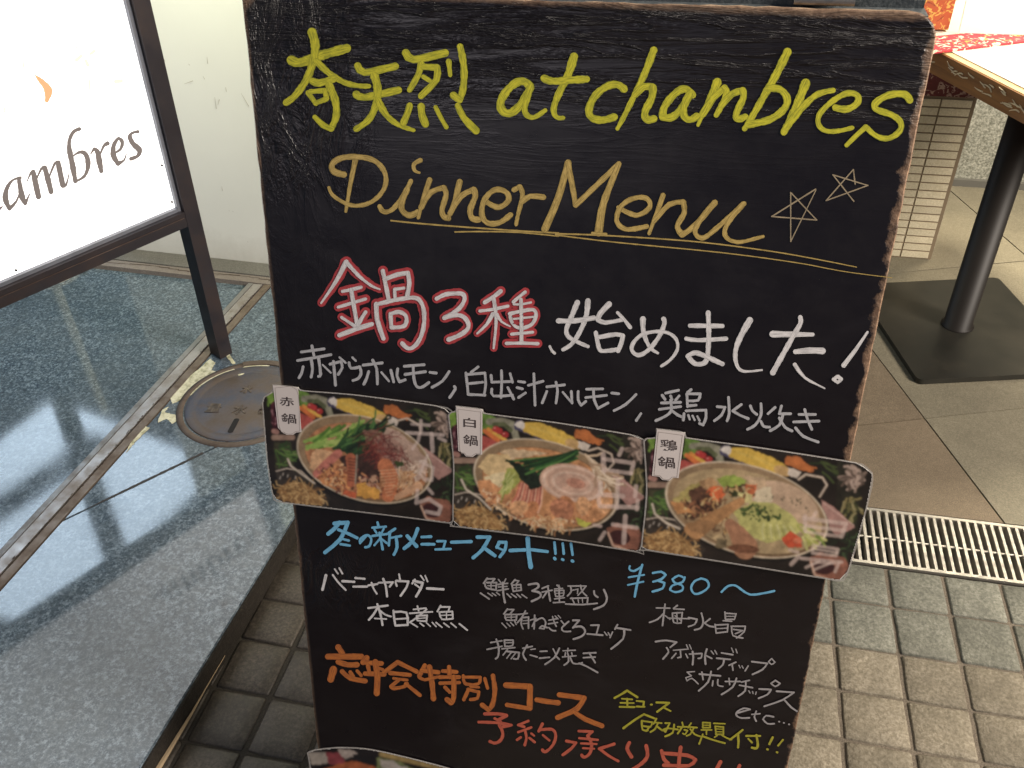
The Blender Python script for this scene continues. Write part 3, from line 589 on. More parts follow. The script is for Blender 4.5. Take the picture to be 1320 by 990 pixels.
# ================================================================ the chalkboard
def boardm(name, seed=0):
    M = Mat(name, rough=0.4, spec=0.5)
    uv = M.n('ShaderNodeUVMap'); sep = M.n('ShaderNodeSeparateXYZ'); M.l(uv.outputs[0], sep.inputs[0]); u, v = sep.outputs[0], sep.outputs[1]
    nz = M.noise(uv.outputs[0], 38+seed, 5, 0.65); nf = M.noise(uv.outputs[0], 160, 4, 0.7); nb = M.noise(uv.outputs[0], 9, 3, 0.5)
    jit = M.math('ADD', M.math('MULTIPLY', M.math('SUBTRACT', nz, 0.5), 0.014), M.math('MULTIPLY', M.math('SUBTRACT', nb, 0.5), 0.012))
    dr_ = M.math('SUBTRACT', BW, u); dt = v
    jr = M.math('ADD', M.math('MULTIPLY', M.math('SUBTRACT', nz, 0.5), 0.030), M.math('MULTIPLY', M.math('SUBTRACT', nb, 0.5), 0.014)); ur = M.math('SUBTRACT', M.math('ADD', dr_, jr), M.ramp(v, [(0.0, 0.0045), (0.15, 0.0035), (0.27, 0.0025), (0.36, -0.002), (1.0, -0.002)]))
    tp = M.math('SUBTRACT', M.math('ADD', dt, M.math('MULTIPLY', jit, 0.45)), M.ramp(u, [(0.0, -0.001), (0.25, 0.0), (0.5, 0.0035), (1.0, 0.0035)]))
    cl = M.math('SUBTRACT', M.math('ADD', M.math('ADD', u, M.math('MULTIPLY', v, 0.9)), jit), 0.014)
    le = M.math('SUBTRACT', M.math('ADD', u, M.math('MULTIPLY', jit, 0.3)), 0.0008)
    bare = M.math('MINIMUM', M.math('MINIMUM', ur, tp), M.math('MINIMUM', cl, le))
    f = M.ramp(M.math('ADD', bare, 0.5), [(0.4996, 1.0), (0.5006, 0.0)])
    wood = M.ramp(M.math('ADD', nf, M.math('MULTIPLY', M.math('SUBTRACT', nz, 0.5), 0.6)), [(0.3, (0.13,0.07,0.04)), (0.6, (0.30,0.185,0.11)), (0.8, (0.42,0.28,0.18))])
    scr = M.noise(M.coord('UV', (900, 45, 1), (0, 0, 0.5)), 1.0, 3, 0.5)
    blk = M.mix(M.ramp(nb, [(0.4, 0.0), (0.75, 0.6)]), (0.0066,0.0040,0.0050), (0.011,0.0080,0.0085))
    blk = M.mix(M.ramp(scr, [(0.735, 0.0), (0.76, 0.22)]), blk, (0.10,0.09,0.085))
    hz = M.noise(M.coord('UV', (7, 16, 1), (0, 0, 0.35)), 1.0, 5, 0.6, 1.0); blk = M.mix(M.ramp(hz, [(0.52, 0.0), (0.72, 0.28)]), blk, (0.028,0.024,0.026))
    M.color(M.mix(f, blk, wood))
    # wrinkled plastic film under the paint, strongest at the top
    wv = M.n('ShaderNodeMapping'); wv.inputs['Scale'].default_value = (5, 46, 1); wv.inputs['Rotation'].default_value = (0, 0, 0.06); M.l(uv.outputs[0], wv.inputs[0])
    w1 = M.noise(wv.outputs[0], 1.5, 5, 0.62, 0.55)
    ridge = M.math('POWER', M.math('SUBTRACT', 1.0, M.math('MULTIPLY', M.math('ABSOLUTE', M.math('SUBTRACT', w1, 0.5)), 5.0)), 3.0)
    dg = M.n('ShaderNodeMapping'); dg.inputs['Scale'].default_value = (30, 13, 1); dg.inputs['Rotation'].default_value = (0, 0, 0.9); M.l(uv.outputs[0], dg.inputs[0])
    w2 = M.noise(dg.outputs[0], 1.0, 5, 0.65, 1.2); r2 = M.math('POWER', M.math('SUBTRACT', 1.0, M.math('MINIMUM', M.math('MULTIPLY', M.math('ABSOLUTE', M.math('SUBTRACT', w2, 0.5)), 6.0), 1.0)), 2.0)
    top = M.ramp(v, [(0.0, 1.0), (0.045, 0.75), (0.10, 0.06), (0.2, 0.0)]); left = M.ramp(u, [(0.0, 1.0), (0.06, 0.8), (0.13, 0.0)])
    lt = M.math('MULTIPLY', left, M.ramp(v, [(0.0, 1.0), (0.13, 1.0), (0.2, 0.1), (0.60, 0.05), (0.64, 1.0), (0.68, 0.4), (0.72, 0.0)]))
    hgt = M.math('ADD', M.math('MULTIPLY', M.math('MAXIMUM', ridge, 0.0), top), M.math('MULTIPLY', r2, lt))
    hgt = M.math('ADD', hgt, M.math('MULTIPLY', f, -0.5)); hgt = M.math('ADD', hgt, M.math('MULTIPLY', nf, 0.003))
    M.bump(hgt, 0.8, 0.0022)
    M.rough(M.math('ADD', M.math('MULTIPLY', f, 0.35), M.ramp(nz, [(0.3, 0.26), (0.7, 0.38)])))
    return M.m
sign = empty('chalkboard_sign', (float(BO[0]+0.3), 0.80, 0.0)); tag(sign, 'tall black menu board on an A frame, covered in coloured handwriting, with worn wooden edges', 'menu board')
BLKM = boardm('black_painted_board')
def panel(name, O, U_, V_, N_, W_, H_, T_, m, rad=(0.006, 0.022)):
    """board with rounded corners, UV in metres"""
    bm = bmesh.new(); uvl = bm.loops.layers.uv.new('UVMap'); pts = []
    corners = ((rad[0], rad[0], 180, rad[0]), (W_-rad[1], rad[1], 270, rad[1]), (W_-rad[0], H_-rad[0], 0, rad[0]), (rad[0], H_-rad[0], 90, rad[0]))
    for cx_, cy_, a0, r in corners:
        for k in range(6): a = math.radians(a0+18*k); pts.append((cx_+r*math.cos(a), cy_+r*math.sin(a)))
    rag = []
    for i in range(len(pts)):
        a, b = np.array(pts[i]), np.array(pts[(i+1) % len(pts)]); L = np.linalg.norm(b-a); n = max(1, int(L/0.012))
        for k in range(n):
            p = a+(b-a)*k/n
            if n > 3 and 0 < k: p = p+np.array([random.uniform(-1, 1), random.uniform(-1, 1)])*0.0006
            rag.append(p)
    rings = []
    for h, s in ((0, 0), (0, 1), (-T_, 1)):
        ring = []
        for p in rag:
            q = p.copy(); c = np.array([W_/2, H_/2])
            if h == 0 and s == 0: q = q+np.sign(c-q)*np.array([0.0012, 0.0012])
            ring.append((bm.verts.new(O+U_*q[0]+V_*q[1]+N_*(h-(0.0012 if (h == 0 and s == 1) else 0))), q))
        rings.append(ring)
    fs = [bm.faces.new([v for v, _ in rings[0]])]; bm.faces.new([v for v, _ in rings[2]][::-1]); n = len(rag)
    for a, b in zip(rings, rings[1:]):
        for i in range(n): j = (i+1) % n; bm.faces.new([a[i][0], a[j][0], b[j][0], b[i][0]])
    uvs = {}
    for r in rings:
        for v, q in r: uvs[v] = q
    for f in bm.faces:
        for lp in f.loops: lp[uvl].uv = uvs[lp.vert]
    me = bpy.data.meshes.new(name); bmesh.ops.recalc_face_normals(bm, faces=bm.faces); bm.to_mesh(me); bm.free(); return link(name, me, m, sign)
PLY = stone('plywood_edge', (0.40,0.28,0.18), (0.24,0.15,0.09), (0.50,0.37,0.25), 0.8, 0.8, 0.3, 0.0).m
front = panel('front_panel', BO, BU, BV, BN, BW, BH, 0.0028, BLKM)
panel('plywood_core', BO-BN*0.0030, BU, BV, BN, BW, BH, 0.0115, PLY)
RG = stone('grey_blue_paint', (0.10,0.115,0.12), (0.06,0.07,0.075), (0.16,0.17,0.17), 0.6, 0.8, 0.4, 0.0).m
BNr = np.array([0, math.cos(TILT), math.sin(TILT)]); BVr = np.array([0, math.sin(TILT), -math.cos(TILT)])
RO = BO-BN*0.0150+np.array([0.0012, 0.0345, 0.006])
bm = bmesh.new(); box(bm, RO, BU, BVr, BNr, (0, BW-0.008), (0, BH), (-0.014, 0)); bevel(bm, 0.002, 1); bm_link('rear_panel', bm, RG, sign)
bm = bmesh.new(); box(bm, BO-BN*0.0152, BU, Y, Z, (0.002, BW-0.006), (0.0, 0.05), (-0.030, -0.004)); bm_link('top_rail', bm, RG, sign)
HG = metal('hinge_steel', (0.30,0.28,0.25), (0.12,0.08,0.06), 0.35, 60, 0.3, 0.7).m
for x0_, x1_ in ((0.08, 0.13), (0.488, 0.536)):
    a = BO-BN*0.010+np.array([0, 0, 0.004]); hbm = bmesh.new(); tube(hbm, [a+X*x0_+Y*0.006, a+X*x1_+Y*0.006], 0.0035, 12); box(hbm, a, X, Y, Z, (x0_, x1_), (0.009, 0.026), (-0.001, 0.0012)); bm_link('hinge', hbm, HG, sign)
# ---------------------------------------------------------------- the writing on the board, stroke by stroke
TB = lambda x, y, h: bw(*board(x, y), h)
def boardtext(name, m, width, blocks, label, h0=4e-4, grow=0.0):
    """several traced blocks in one colour make one line of writing"""
    obs = [write(name, d, r, z, (w or width), m, sign, TB, None, h0+i*1e-4, grow) for i, (d, r, z, w) in enumerate(blocks)]
    bm = bmesh.new()
    for o in obs: bm.from_mesh(o.data)
    me = bpy.data.meshes.new(name); bm.to_mesh(me); bm.free(); me.materials.append(m)
    for o in obs[1:]: bpy.data.objects.remove(o)
    obs[0].data = me; obs[0]['label'] = label; obs[0].name = name
    return obs[0]
Y_ = paint('yellow_marker', (0.64, 0.58, 0.035), (0.27, 0.27, 0.02))
G_ = paint('gold_marker', (0.60, 0.42, 0.13), (0.26, 0.18, 0.05))
W_ = paint('white_marker', (0.82, 0.77, 0.74), (0.42, 0.40, 0.39), sheer=0.25)
W2_ = paint('thin_white_marker', (0.52, 0.50, 0.50), (0.32, 0.31, 0.31))
W3_ = paint('grey_white_marker', (0.44, 0.40, 0.39), (0.26, 0.24, 0.23))
R_ = paint('red_marker', (0.50, 0.055, 0.06), (0.36, 0.045, 0.05))
B_ = paint('blue_marker', (0.20, 0.50, 0.70), (0.13, 0.35, 0.52))
O_ = paint('orange_marker', (0.55, 0.17, 0.035), (0.30, 0.09, 0.03))
S_ = paint('salmon_marker', (0.58, 0.13, 0.07), (0.36, 0.075, 0.05))
YS_ = paint('small_yellow_marker', (0.46, 0.41, 0.04), (0.28, 0.25, 0.03))
SC_ = paint('pencil_gold', (0.42, 0.33, 0.20), (0.22, 0.17, 0.11))
t1 = "80,292 130,312 270,262 440,215:62/215,110 238,190 225,290 180,420 100,530 45,570:62-42/245,300 330,380 430,440 520,460 588,462:46-30/220,430 262,442 355,415:48/190,505 240,575:34/205,498 300,490 312,545 240,572:34/330,460 370,560 375,660 340,740 290,718 235,665:54-34/515,330 560,372 760,332:50/505,515 560,535 780,488:50/625,398 645,470 640,570 590,680 505,742:58-40/650,560 700,650 780,715 880,750:50-26/830,245 880,288 1085,245:54/930,320 910,390 855,485:48-38/950,335 1035,340 1030,420 930,525:44/945,400 985,425:30/1110,300 1120,390:38-26/1185,205 1210,330 1205,480 1180,552 1140,520:46/855,590 840,640 815,700:44/930,595 935,650 958,708:50/1025,600 1060,670 1095,730:30/1170,590 1210,670 1288,752:40-52"
t2 = "300,290 255,252 180,290 118,380 130,440 180,455 250,390 300,300:50/303,290 270,400 270,455 320,480 390,435:42-28/565,110 530,220 470,340 440,430 460,480 500,480:54-26/385,240 430,258 560,250 640,245:46/870,305 830,275 760,290 690,350 655,430 670,480 740,495 810,475:46/1050,70 1000,200 930,350 865,480 830,545:48-26/940,335 990,290 1045,295 1040,360 1000,430 995,480 1020,495 1050,485:46/1285,340 1240,298 1170,340 1110,420 1105,475 1160,480 1230,410 1275,330:46/1265,340 1235,400 1232,470 1270,495 1312,470:44"
t3 = "190,195 150,290 110,370 85,430:48-20/110,370 170,280 230,225 245,245 220,310 185,375:40-30/215,320 270,260 330,240 335,280 300,350 290,390 310,400 342,385:38/575,30 520,140 430,300 360,420 340,450:48-30/470,230 530,230 575,280 560,340 480,400 360,428:40/675,200 640,290 590,400 555,470:50-36/570,440 660,330 740,260 825,240:42-30/840,335 900,345 960,310 960,265 900,255 820,300 750,370 745,430 790,465 870,460 930,445:40-24/1245,292 1220,260 1130,265 1055,310 1060,345 1140,370 1195,410 1195,460 1130,505 1060,490 1005,440 950,490 900,540:42-26"
t4 = "240,110 215,230 190,380:30-18/178,185 125,170 115,130 170,95 270,92 350,115 400,180 395,260 330,330 240,352 170,330 115,290 100,255:36-18/370,355 390,385 440,370 500,290 535,220:26/515,265 485,340 490,380 530,405 570,385:32/585,110 550,130 555,165 580,175:28-14/635,215 600,320 575,415:32-18/590,360 640,280 710,255 725,290 700,370 710,410 735,418:30/795,225 770,320 735,415:34-20/745,390 800,300 870,265 880,300 850,370 860,420 895,425:32/930,325 1000,362 1058,320 1040,275 980,265 925,320 912,400 945,445 1010,440 1065,400:30/1085,265 1115,250 1130,290 1105,400 1095,450:30-20/1125,330 1170,300 1240,305:30"
t5 = "100,60 60,200 8,322:26-30/100,62 130,228 300,65:22/300,65 240,220 220,335:22-34/300,238 370,270 425,235 410,200 360,200 310,230 290,290 330,325 410,312:20/475,190 450,260 420,340:22-14/440,290 500,225 555,215 560,260 530,310 550,345 600,310 680,218:20-24/665,230 620,290 600,335 630,360 680,325 795,222:20/790,225 730,300 720,350 770,375 870,352:22-14/195,338 250,342:10"
t5b = "-196,283 -20,298 61,342 250,345 600,370 900,410 1240,473:7"
boardtext('title_lettering', Y_, 46, [(t1, (360,20,620), 1320, 50), (t2, (620,50,900), 1320, 48), (t3, (880,60,1190), 1320, 42)], 'large bright yellow handwritten title across the top')
boardtext('heading_lettering', G_, 26, [(t4, (400,180,720), 1320, 32), (t5, (700,190,1130), 1320, 24)], 'gold handwritten words Dinner Menu')
boardtext('underline', G_, 8, [("430,430 600,447 900,470 1150,487 1320,496:9", (400,180,720), 1320, 9), ("770,490 900,488 1100,492 1320,512:8", (400,180,720), 1320, 8), ("50,341 250,348 600,372 900,410 1100,445 1240,473:7-4/50,346 300,376 700,415 1000,455 1190,490 1380,515:6-3", (700,190,1130), 1320, 7)], 'thin double gold underline')
boardtext('star_doodle', SC_, 5, [("1078,165 905,273 1083,287 980,178 980,372 1080,168:6-4/1235,145 1228,87 1120,210 1285,150 1147,108 1230,213:5", (700,190,1130), 1320, 6)], 'two thin hand drawn stars')
t6 = "355,135 250,330 110,535:54-20/370,150 480,270 600,365 685,400:42-18/320,420 400,405 500,380:34/278,575 400,538 545,495:32/405,405 430,560 465,760:42/310,675 380,722 440,760:28-34/545,625 510,680 472,750:38/290,850 450,790 605,742:46/715,220 740,340 770,490:42/735,300 860,255 960,240 975,340 955,465:44/835,490 830,400 920,388:32/650,545 660,700 720,880:46/665,545 800,512 960,485 1070,495 1120,620 1110,800 1050,935 970,985 905,930:42/790,640 800,775 930,760 945,660 870,620 795,640:40"
t7 = "110,285 200,240 300,230 390,235 405,300 340,400 190,490:46/200,485 310,458 400,480 450,560 430,620 340,680 235,720:48/790,205 720,260 620,325:44/570,415 700,400 865,365:36/715,280 735,420 740,560 715,810:44-26/705,450 640,560 540,655:46-22/745,450 800,530 890,580:40-15/1050,215 980,270 925,320:36/930,345 1010,345 1110,325:26/890,440 900,520 950,585 1020,600:36/885,445 1000,420 1140,400 1165,470 1120,560 1020,602:40/930,500 1140,478:24/1005,295 1010,500 1010,740:42/905,662 1130,642:32/850,760 1020,757 1185,763:36"
boardtext('outlined_lettering', R_, 46, [(t6, (400,320,560), 1218, 46), (t7, (550,350,710), 1320, 46)], 'red outline around the white characters', 3e-4, 58)
boardtext('outlined_lettering_fill', W_, 40, [(t6, (400,320,560), 1218, 40), (t7, (550,350,710), 1320, 40)], 'white handwritten characters outlined in red', 8e-4)
boardtext('outlined_lettering_gap', R_, 20, [("925,470 985,465:20/1040,450 1135,440:24/935,545 985,540:16/1040,528 1110,512:22", (550,350,710), 1320, 20)], 'small red gaps inside a white character', 1.3e-3)
t8 = "65,560 85,600 110,625:26/325,145 260,300 220,400 240,470 330,520 425,560:52-34/425,130 410,270 350,420 270,540 190,590:52-36/145,318 300,318 480,290:48/625,160 540,250 520,310 590,335 750,308:56-36/705,240 770,310 825,380:30-36/500,430 530,580 570,605 705,588:40/540,470 690,445 755,460 740,530 710,600:44/945,300 950,430 1010,570 1085,622:54-26/1140,300 1150,340 1090,480 990,600 900,645 840,600 850,530 930,450 1060,418 1180,430 1260,490 1272,590 1200,690 1120,745:46-28"
t9 = "100,150 310,152:30/75,235 150,245 335,235:28/218,65 222,200 215,340 195,395 130,400 85,350 130,325 200,350 310,400:32/490,115 430,220 395,320 405,410 450,450 570,440:44-12/640,205 900,208:44-28/820,95 825,130 790,190 700,350 640,458:30-36/790,320 880,312 965,315:34-44/785,405 850,490 980,560:28-10/1260,192 1180,310 1105,408:16-34/1065,482 1038,500 1065,520 1088,498 1065,482:24"
boardtext('announcement_lettering', W_, 34, [(t8, (700,370,880), 1320, 50), (t9, (870,390,1130), 1320, 34)], 'thick white handwritten words beside the outlined characters')
t10 = "185,90 200,160/108,135 275,112/80,198 200,178 325,155/180,190 190,260 180,320/235,180 250,300 235,315/120,245 110,290 90,325/265,230 325,288:14/320,225 400,205 410,250 380,300/345,205 360,380/390,175 435,215:16/485,175 510,200:16/460,215 475,255 540,245 550,290 530,330 490,345/565,232 705,215/635,195 665,260 670,370/605,280 590,330 570,372/700,285 755,350:17/770,270 790,355/820,260 815,310 835,355 875,340/870,240 1015,228/875,300 1025,280/935,245 940,330 960,390 1000,395 1050,360/1060,285 1105,290/1200,280 1150,350 1075,395/1240,390 1245,410 1205,470"
t11 = "185,115 140,150/105,155 115,240 120,295 230,300/110,165 230,155 235,230 225,295/120,225 215,215/270,170 275,215 410,210/395,160 410,215/338,140 340,210 335,315/275,260 285,305 410,300/380,250 418,325/450,210 490,215/440,250 475,258/450,315 495,285/515,235 610,208/550,160 558,365/635,245 750,232/695,215 705,270 695,350/635,275 605,350/740,280 800,352:15/795,275 800,350/840,275 840,330 860,365 890,340/895,260 1000,258/890,315 1025,300/940,260 945,330 970,385 1035,350/1060,285 1105,290/1218,295 1150,360 1075,400/1250,420 1220,465"
t12 = "155,145 245,125/130,160 150,190/190,165 200,190/250,165 225,195/125,215 260,210/110,260 260,240/190,195 195,270 150,310 85,340/200,270 240,300 275,315/335,120 310,140/305,150 310,240/310,150 400,150 385,195 315,200/315,235 370,230/300,270 440,265 440,320 420,370 395,360/285,290 280,335/315,300 325,330:16/345,305 360,335:16/380,310 395,340:16/600,175 605,290 590,340/520,240 575,245 550,300 500,340/690,225 630,270/630,270 680,300 740,325/755,235 770,270 800,295/830,220 830,300 790,370 735,400/830,345 850,380 890,385/930,245 880,290/975,235 960,290 1040,290/985,300 960,370 895,410/960,320 1000,385 1050,412/1100,295 1215,295/1062,348 1240,342/1140,260 1160,330 1190,400/1075,390 1130,450 1235,490"
boardtext('small_lettering', W2_, 20, [(t10, (370,430,600), 1320, 22), (t11, (580,450,840), 1320, 18), (t12, (830,480,1070), 1320, 20)], 'pale grey handwritten line just above the photo cards')
t13 = "105,50 80,80 50,105/80,55 145,50 110,130 35,195/100,85 150,105 190,125:16/120,130 150,138:12/110,155 155,162:12/235,115 205,150 205,130 240,110 260,130 250,165 230,170:12/290,50 295,70:13/265,75 330,70:12/275,85 285,100:11/320,80 310,100:11/265,115 340,105:12/300,100 315,180:13/300,130 275,160:11/310,130 335,150:11/375,80 345,100:13/350,100 345,160:13/350,125 405,115:12/380,120 385,170 370,205:15/485,80 460,140 420,175:18/435,115 480,165:18/505,120 550,118:14/505,155 565,155:14/580,140 620,140 610,175:12/572,180 645,178:12/650,145 745,142:16/775,120 835,120 800,180 755,220:18/805,170 860,210:18/880,150 870,170:16/880,145 915,145 910,180 885,215:16/870,170 905,185:10/935,185 1005,182:18/1020,125 1025,200 1035,265:22/1030,180 1115,190:16/1150,145 1155,200:13/1150,222 1153,226:15/1190,150 1195,200:13/1188,228 1192,230:14/1230,150 1238,205:13/1235,235 1240,237:14"
t16 = "75,60 70,85 110,100 175,60:17/175,50 135,200 115,305:20/65,150 190,130:15/60,212 185,185:15/262,115 330,105 365,130 330,165 265,185:19/300,175 355,195 340,240 260,265:19/515,155 470,135 420,165 440,195 500,215 500,255 440,270 400,250 420,215 500,190 520,150:17/650,160 600,180 570,235 600,285 660,270 715,225 700,175 650,158:18/818,268 870,220 930,215 980,250 1050,290 1150,280 1245,260:18"
boardtext('blue_lettering', B_, 20, [(t13, (410,660,760), 1320, 20)], 'light blue handwritten line right under the photo cards')
boardtext('price_lettering', B_, 20, [(t16, (800,720,1010), 1320, 18)], 'light blue handwritten price of 380 yen')
t14 = "122,98 110,150 95,208:22/175,95 215,150 275,212:15/190,50 215,85:13/225,42 250,85:13/250,143 340,148:20/350,118 420,125/335,185 440,185/450,175 520,165:16/475,155 490,200 515,240:15/505,170 480,185:10/530,155 640,150 615,185:16/565,125 585,180 595,260/688,90 695,130:15/660,150 670,180:15/665,140 760,145 745,190 700,255/810,130 790,160:16/800,140 870,155 855,200 820,260:20/810,165 850,195:14/855,100 880,135:13/890,100 908,145:13/905,198 1030,205:20/450,350 600,330:17/520,320 545,400 560,480/520,350 490,400 455,440/540,370 580,400 625,415:15/500,430 590,435:12/645,370 650,430 660,485 755,480:17/650,380 745,385 755,480/660,435 740,430:14/800,360 895,350:13/830,335 840,370:13/770,390 945,378:14/900,360 830,420 770,460:15/825,410 905,405 900,450 830,445 825,410:14/830,430 895,425:9/775,460 830,495:12/850,465 880,488:11/900,462 930,490:11/945,460 975,492:11/1010,330 985,375:14/1010,340 1080,340 1070,370:14/1000,380 1100,375 1105,430 1020,435 1000,380:14/1010,405 1095,402:9/1055,375 1055,430:9/975,460 1020,497:12/1035,465 1075,495:12/1090,465 1130,498:12/1155,470 1215,518:14"
boardtext('dish_lettering', W_, 18, [(t14, (400,725,620), 1320, 18)], 'bright white handwritten dishes in the left column')
t15 = "115,95 85,135:15/110,100 175,100 150,130:15/95,140 110,175 185,190 190,130 110,130:15/120,155 180,155:10/145,130 145,185:10/60,215 130,262:14/120,215 155,238:11/155,215 185,235:11/190,210 215,230:11/205,105 225,130:12/265,100 250,130:12/200,145 280,135:13/205,165 275,160:11/195,195 285,180:13/240,130 245,220 258,290:18/340,105 310,140:14/335,110 370,115 350,140:13/315,150 385,145 390,190 325,200 315,150:14/320,172 385,168:9/350,145 352,195:9/275,220 305,248:13/310,220 350,248:12/355,222 385,248:12/395,225 435,252:12/450,145 520,135 530,165 480,195 540,210 545,245 475,280:18/610,155 560,175:14/560,205 640,190:13/605,160 625,275:15/600,200 565,250:14/680,150 700,165:14/660,180 725,175:12/660,195 735,190 730,235 670,240 660,195:12/665,215 735,212:9/695,150 700,285:13/660,260 740,250:11/650,290 740,285:13/770,155 915,155:13/790,160 795,200 765,235:14/870,150 885,200 920,235:13/800,190 850,180 845,215:11/915,155 880,200 850,230:12/800,250 820,295:12/790,255 930,250 925,290:13/850,255 855,290:9/885,255 888,290:9/750,300 880,305 1005,295:14/980,195 985,225 1010,245:15/1060,185 1085,250 1060,310 980,342:17/280,340 250,380:14/275,345 330,345 305,375:14/260,385 270,430 350,430 355,385 260,385:14/270,408 350,405:9/310,385 310,430:9/235,455 270,492:12/275,455 300,480:11/305,450 330,475:11/335,430 350,465:12/360,385 440,375:13/425,355 395,410 360,450:14/395,420 390,460 405,500:13/400,410 450,405 450,495:14/405,435 445,432:9/405,458 445,455:9/500,390 495,500:14/465,430 510,415 480,480:12/500,440 560,410 590,450 575,500 540,495 560,475 600,490:14/615,430 680,418:12/610,460 685,448:12/645,400 660,450 675,480:12/615,490 640,512 670,515:13/665,395 690,420:9/690,390 710,412:9/715,435 745,470:13/775,440 720,490 735,520 790,520:14/810,430 860,430 810,490:16/815,485 880,480 910,520 880,560 815,582:17/955,470 1020,468 1000,540:14/925,540 1050,550:15/1065,525 1085,550:11/1095,530 1110,555:11/1130,525 1110,570:12/1170,465 1150,500:15/1155,490 1275,508:16/1225,510 1215,580 1120,660:17/145,610 235,595:13/190,585 210,650 205,720 185,740:16/115,665 235,640:13/255,590 260,640 320,635 325,590 255,590:14/258,612 320,610:9/235,660 340,650:12/280,665 245,710:12/270,680 375,690 365,740 330,740:15/310,690 275,735:11/345,695 310,740:11/405,655 480,640:14/440,630 405,700 430,750:15/470,665 505,660:11/465,710 520,725:13/545,680 600,678:13/540,735 620,728:14/650,660 670,700:12/700,655 660,730 585,785:15/675,720 700,745:12/770,655 765,700:11/730,675 830,670:11/750,690 745,720:10/800,690 805,720:10/725,725 835,715:11/770,700 775,760 740,790:14/790,730 810,775 860,780 885,770:13/895,695 995,690:14/895,730 990,725:13/940,690 990,770:14/860,775 920,800 1010,850:14"
t16b = "290,398 400,400:12/360,370 350,450 340,540:15/350,440 300,490 235,515:14/360,460 400,490:10/460,378 430,400:14/430,405 515,410:13/420,440 500,435 490,520 430,515 420,440:13/385,480 560,485:12/455,440 460,510:10/440,460 490,500:10/655,440 670,510 650,560 600,575:15/550,475 620,490 600,530 550,548:14/725,485 680,520 720,545 760,550:14/845,430 850,490 920,490/850,440 935,445 925,480/850,465 920,465:9/830,500 900,505:11/765,530 775,600 860,590/770,535 870,530 865,590/775,565 860,560:10/895,545 1010,545 1000,590 940,640/900,550 910,620 990,640/915,570 990,580 930,605:12"
t17 = "95,105 180,95 265,110 215,150:15/185,155 200,190 155,245:15/240,175 360,165:11/295,170 300,230 275,235:13/260,200 225,240:13/340,205 355,235:12/345,130 360,165:10/370,130 385,165:10/370,205 470,200 465,235 440,240:13/395,185 400,230 395,290:16/510,165 495,220 500,285:16/500,215 550,240:13/545,180 565,205:10/575,175 592,205:10/630,195 720,210/590,238 700,248/650,245 640,290 600,325:15/710,155 725,190:10/745,165 755,195:10/745,270 690,295:13/715,285 722,335:13/770,295 780,315:10/795,300 805,318:10/845,300 820,340:12/875,265 1000,280 960,330 880,368:15/1035,240 1010,265 1035,288 1062,270 1035,240:11/410,345 350,350 385,380 340,395 350,420 390,400 440,445:11/450,365 620,380:15/470,350 480,410/545,345 520,430 445,500:16/560,420 555,460:13/600,410 600,455 640,465:13/660,425 780,425:13/690,400 695,450:13/750,400 720,470 630,530:15/855,415 790,430:13/775,455 880,475:13/825,430 820,500 765,543:15/850,500 860,518:10/880,505 885,522:10/910,510 905,528:10/935,485 1030,490 1000,530 930,560:15/1065,415 1030,440 1065,465 1103,440 1065,415:13/1075,503 1215,513 1120,575 975,625:15/1140,575 1190,630 1240,665:15/755,680 860,650 810,640 755,670 750,700 790,720 855,718/910,665 895,710 910,745/875,690 940,685:12/1050,710 990,700 965,730 1000,765 1055,765/1095,748 1097,749/1133,758 1135,759/1175,770 1177,771"
boardtext('side_dish_lettering', W3_, 14, [(t15, (610,730,820), 1320, 15)], 'greyish handwritten dishes in the middle column')
boardtext('side_dish_lettering', W3_, 14, [(t16b, (800,720,1010), 1320, 13), (t17, (830,810,1040), 1320, 14)], 'thin greyish handwritten dishes in the right column')
t18 = "150,80 180,125:45/75,150 320,150:46/150,190 220,210 290,210:40/115,245 95,315:55/180,260 240,310 350,330:38/240,265 260,295:30/290,255 320,290:24/360,160 335,190:45/360,195 470,200:36/350,275 490,280:36/425,190 440,300 435,420:46/370,215 380,265:32/450,235 480,245:25/590,190 550,220 490,265:34/590,190 650,220 730,260:34/535,270 680,285:32/560,310 660,322:22/600,320 540,370 560,385 640,370 660,350:28/650,350 700,390 755,435:28/790,215 750,290:34/770,250 890,265:34/825,225 845,350 855,460:40/750,300 790,320 880,300:26/925,255 1025,262:30/970,225 975,300:32/900,300 1045,300:30/905,345 1045,340:28/1005,300 1005,450 985,490 955,465:38/940,375 975,410:28/1075,290 1090,350 1190,350 1200,300 1075,300:24/1130,370 1190,375:20/1110,390 1190,410 1180,455 1130,465:26/1110,400 1080,465:28/1235,310 1255,380:26/1295,290 1310,400 1290,510 1260,540 1215,505:36"
t19 = "345,150 550,162 548,345:50/355,318 550,350:40/610,275 700,290 790,300:46/800,232 900,245 1010,260 950,350 785,425:46/930,380 1020,440 1160,495:38-46"
boardtext('orange_lettering', O_, 34, [(t18, (410,820,640), 1320, 34), (t19, (600,860,800), 1320, 46)], 'thick orange handwritten line near the bottom')
t20 = "165,395 280,395 350,410 290,440:30/250,435 300,460:24/115,465 260,470 390,490 320,505:26/290,490 320,560 300,620 250,645 210,630:28/535,455 450,490 500,505:24/560,510 450,550:22/510,545 520,600 505,660:24/440,615 470,595:24/545,600 590,635:22/560,560 585,580:18/655,480 625,540:28/640,530 740,525 770,580 745,660 680,720 655,700:26/660,575 715,620:20/860,625 940,640 900,690 830,742:26/965,540 1080,545 1040,580:24/1040,580 1075,650 1060,730 1010,765 990,745:28/970,600 1125,615:22/985,645 1115,650:20/1000,685 1095,690:18/1265,650 1140,690:28/1140,690 1220,750 1300,795:24"
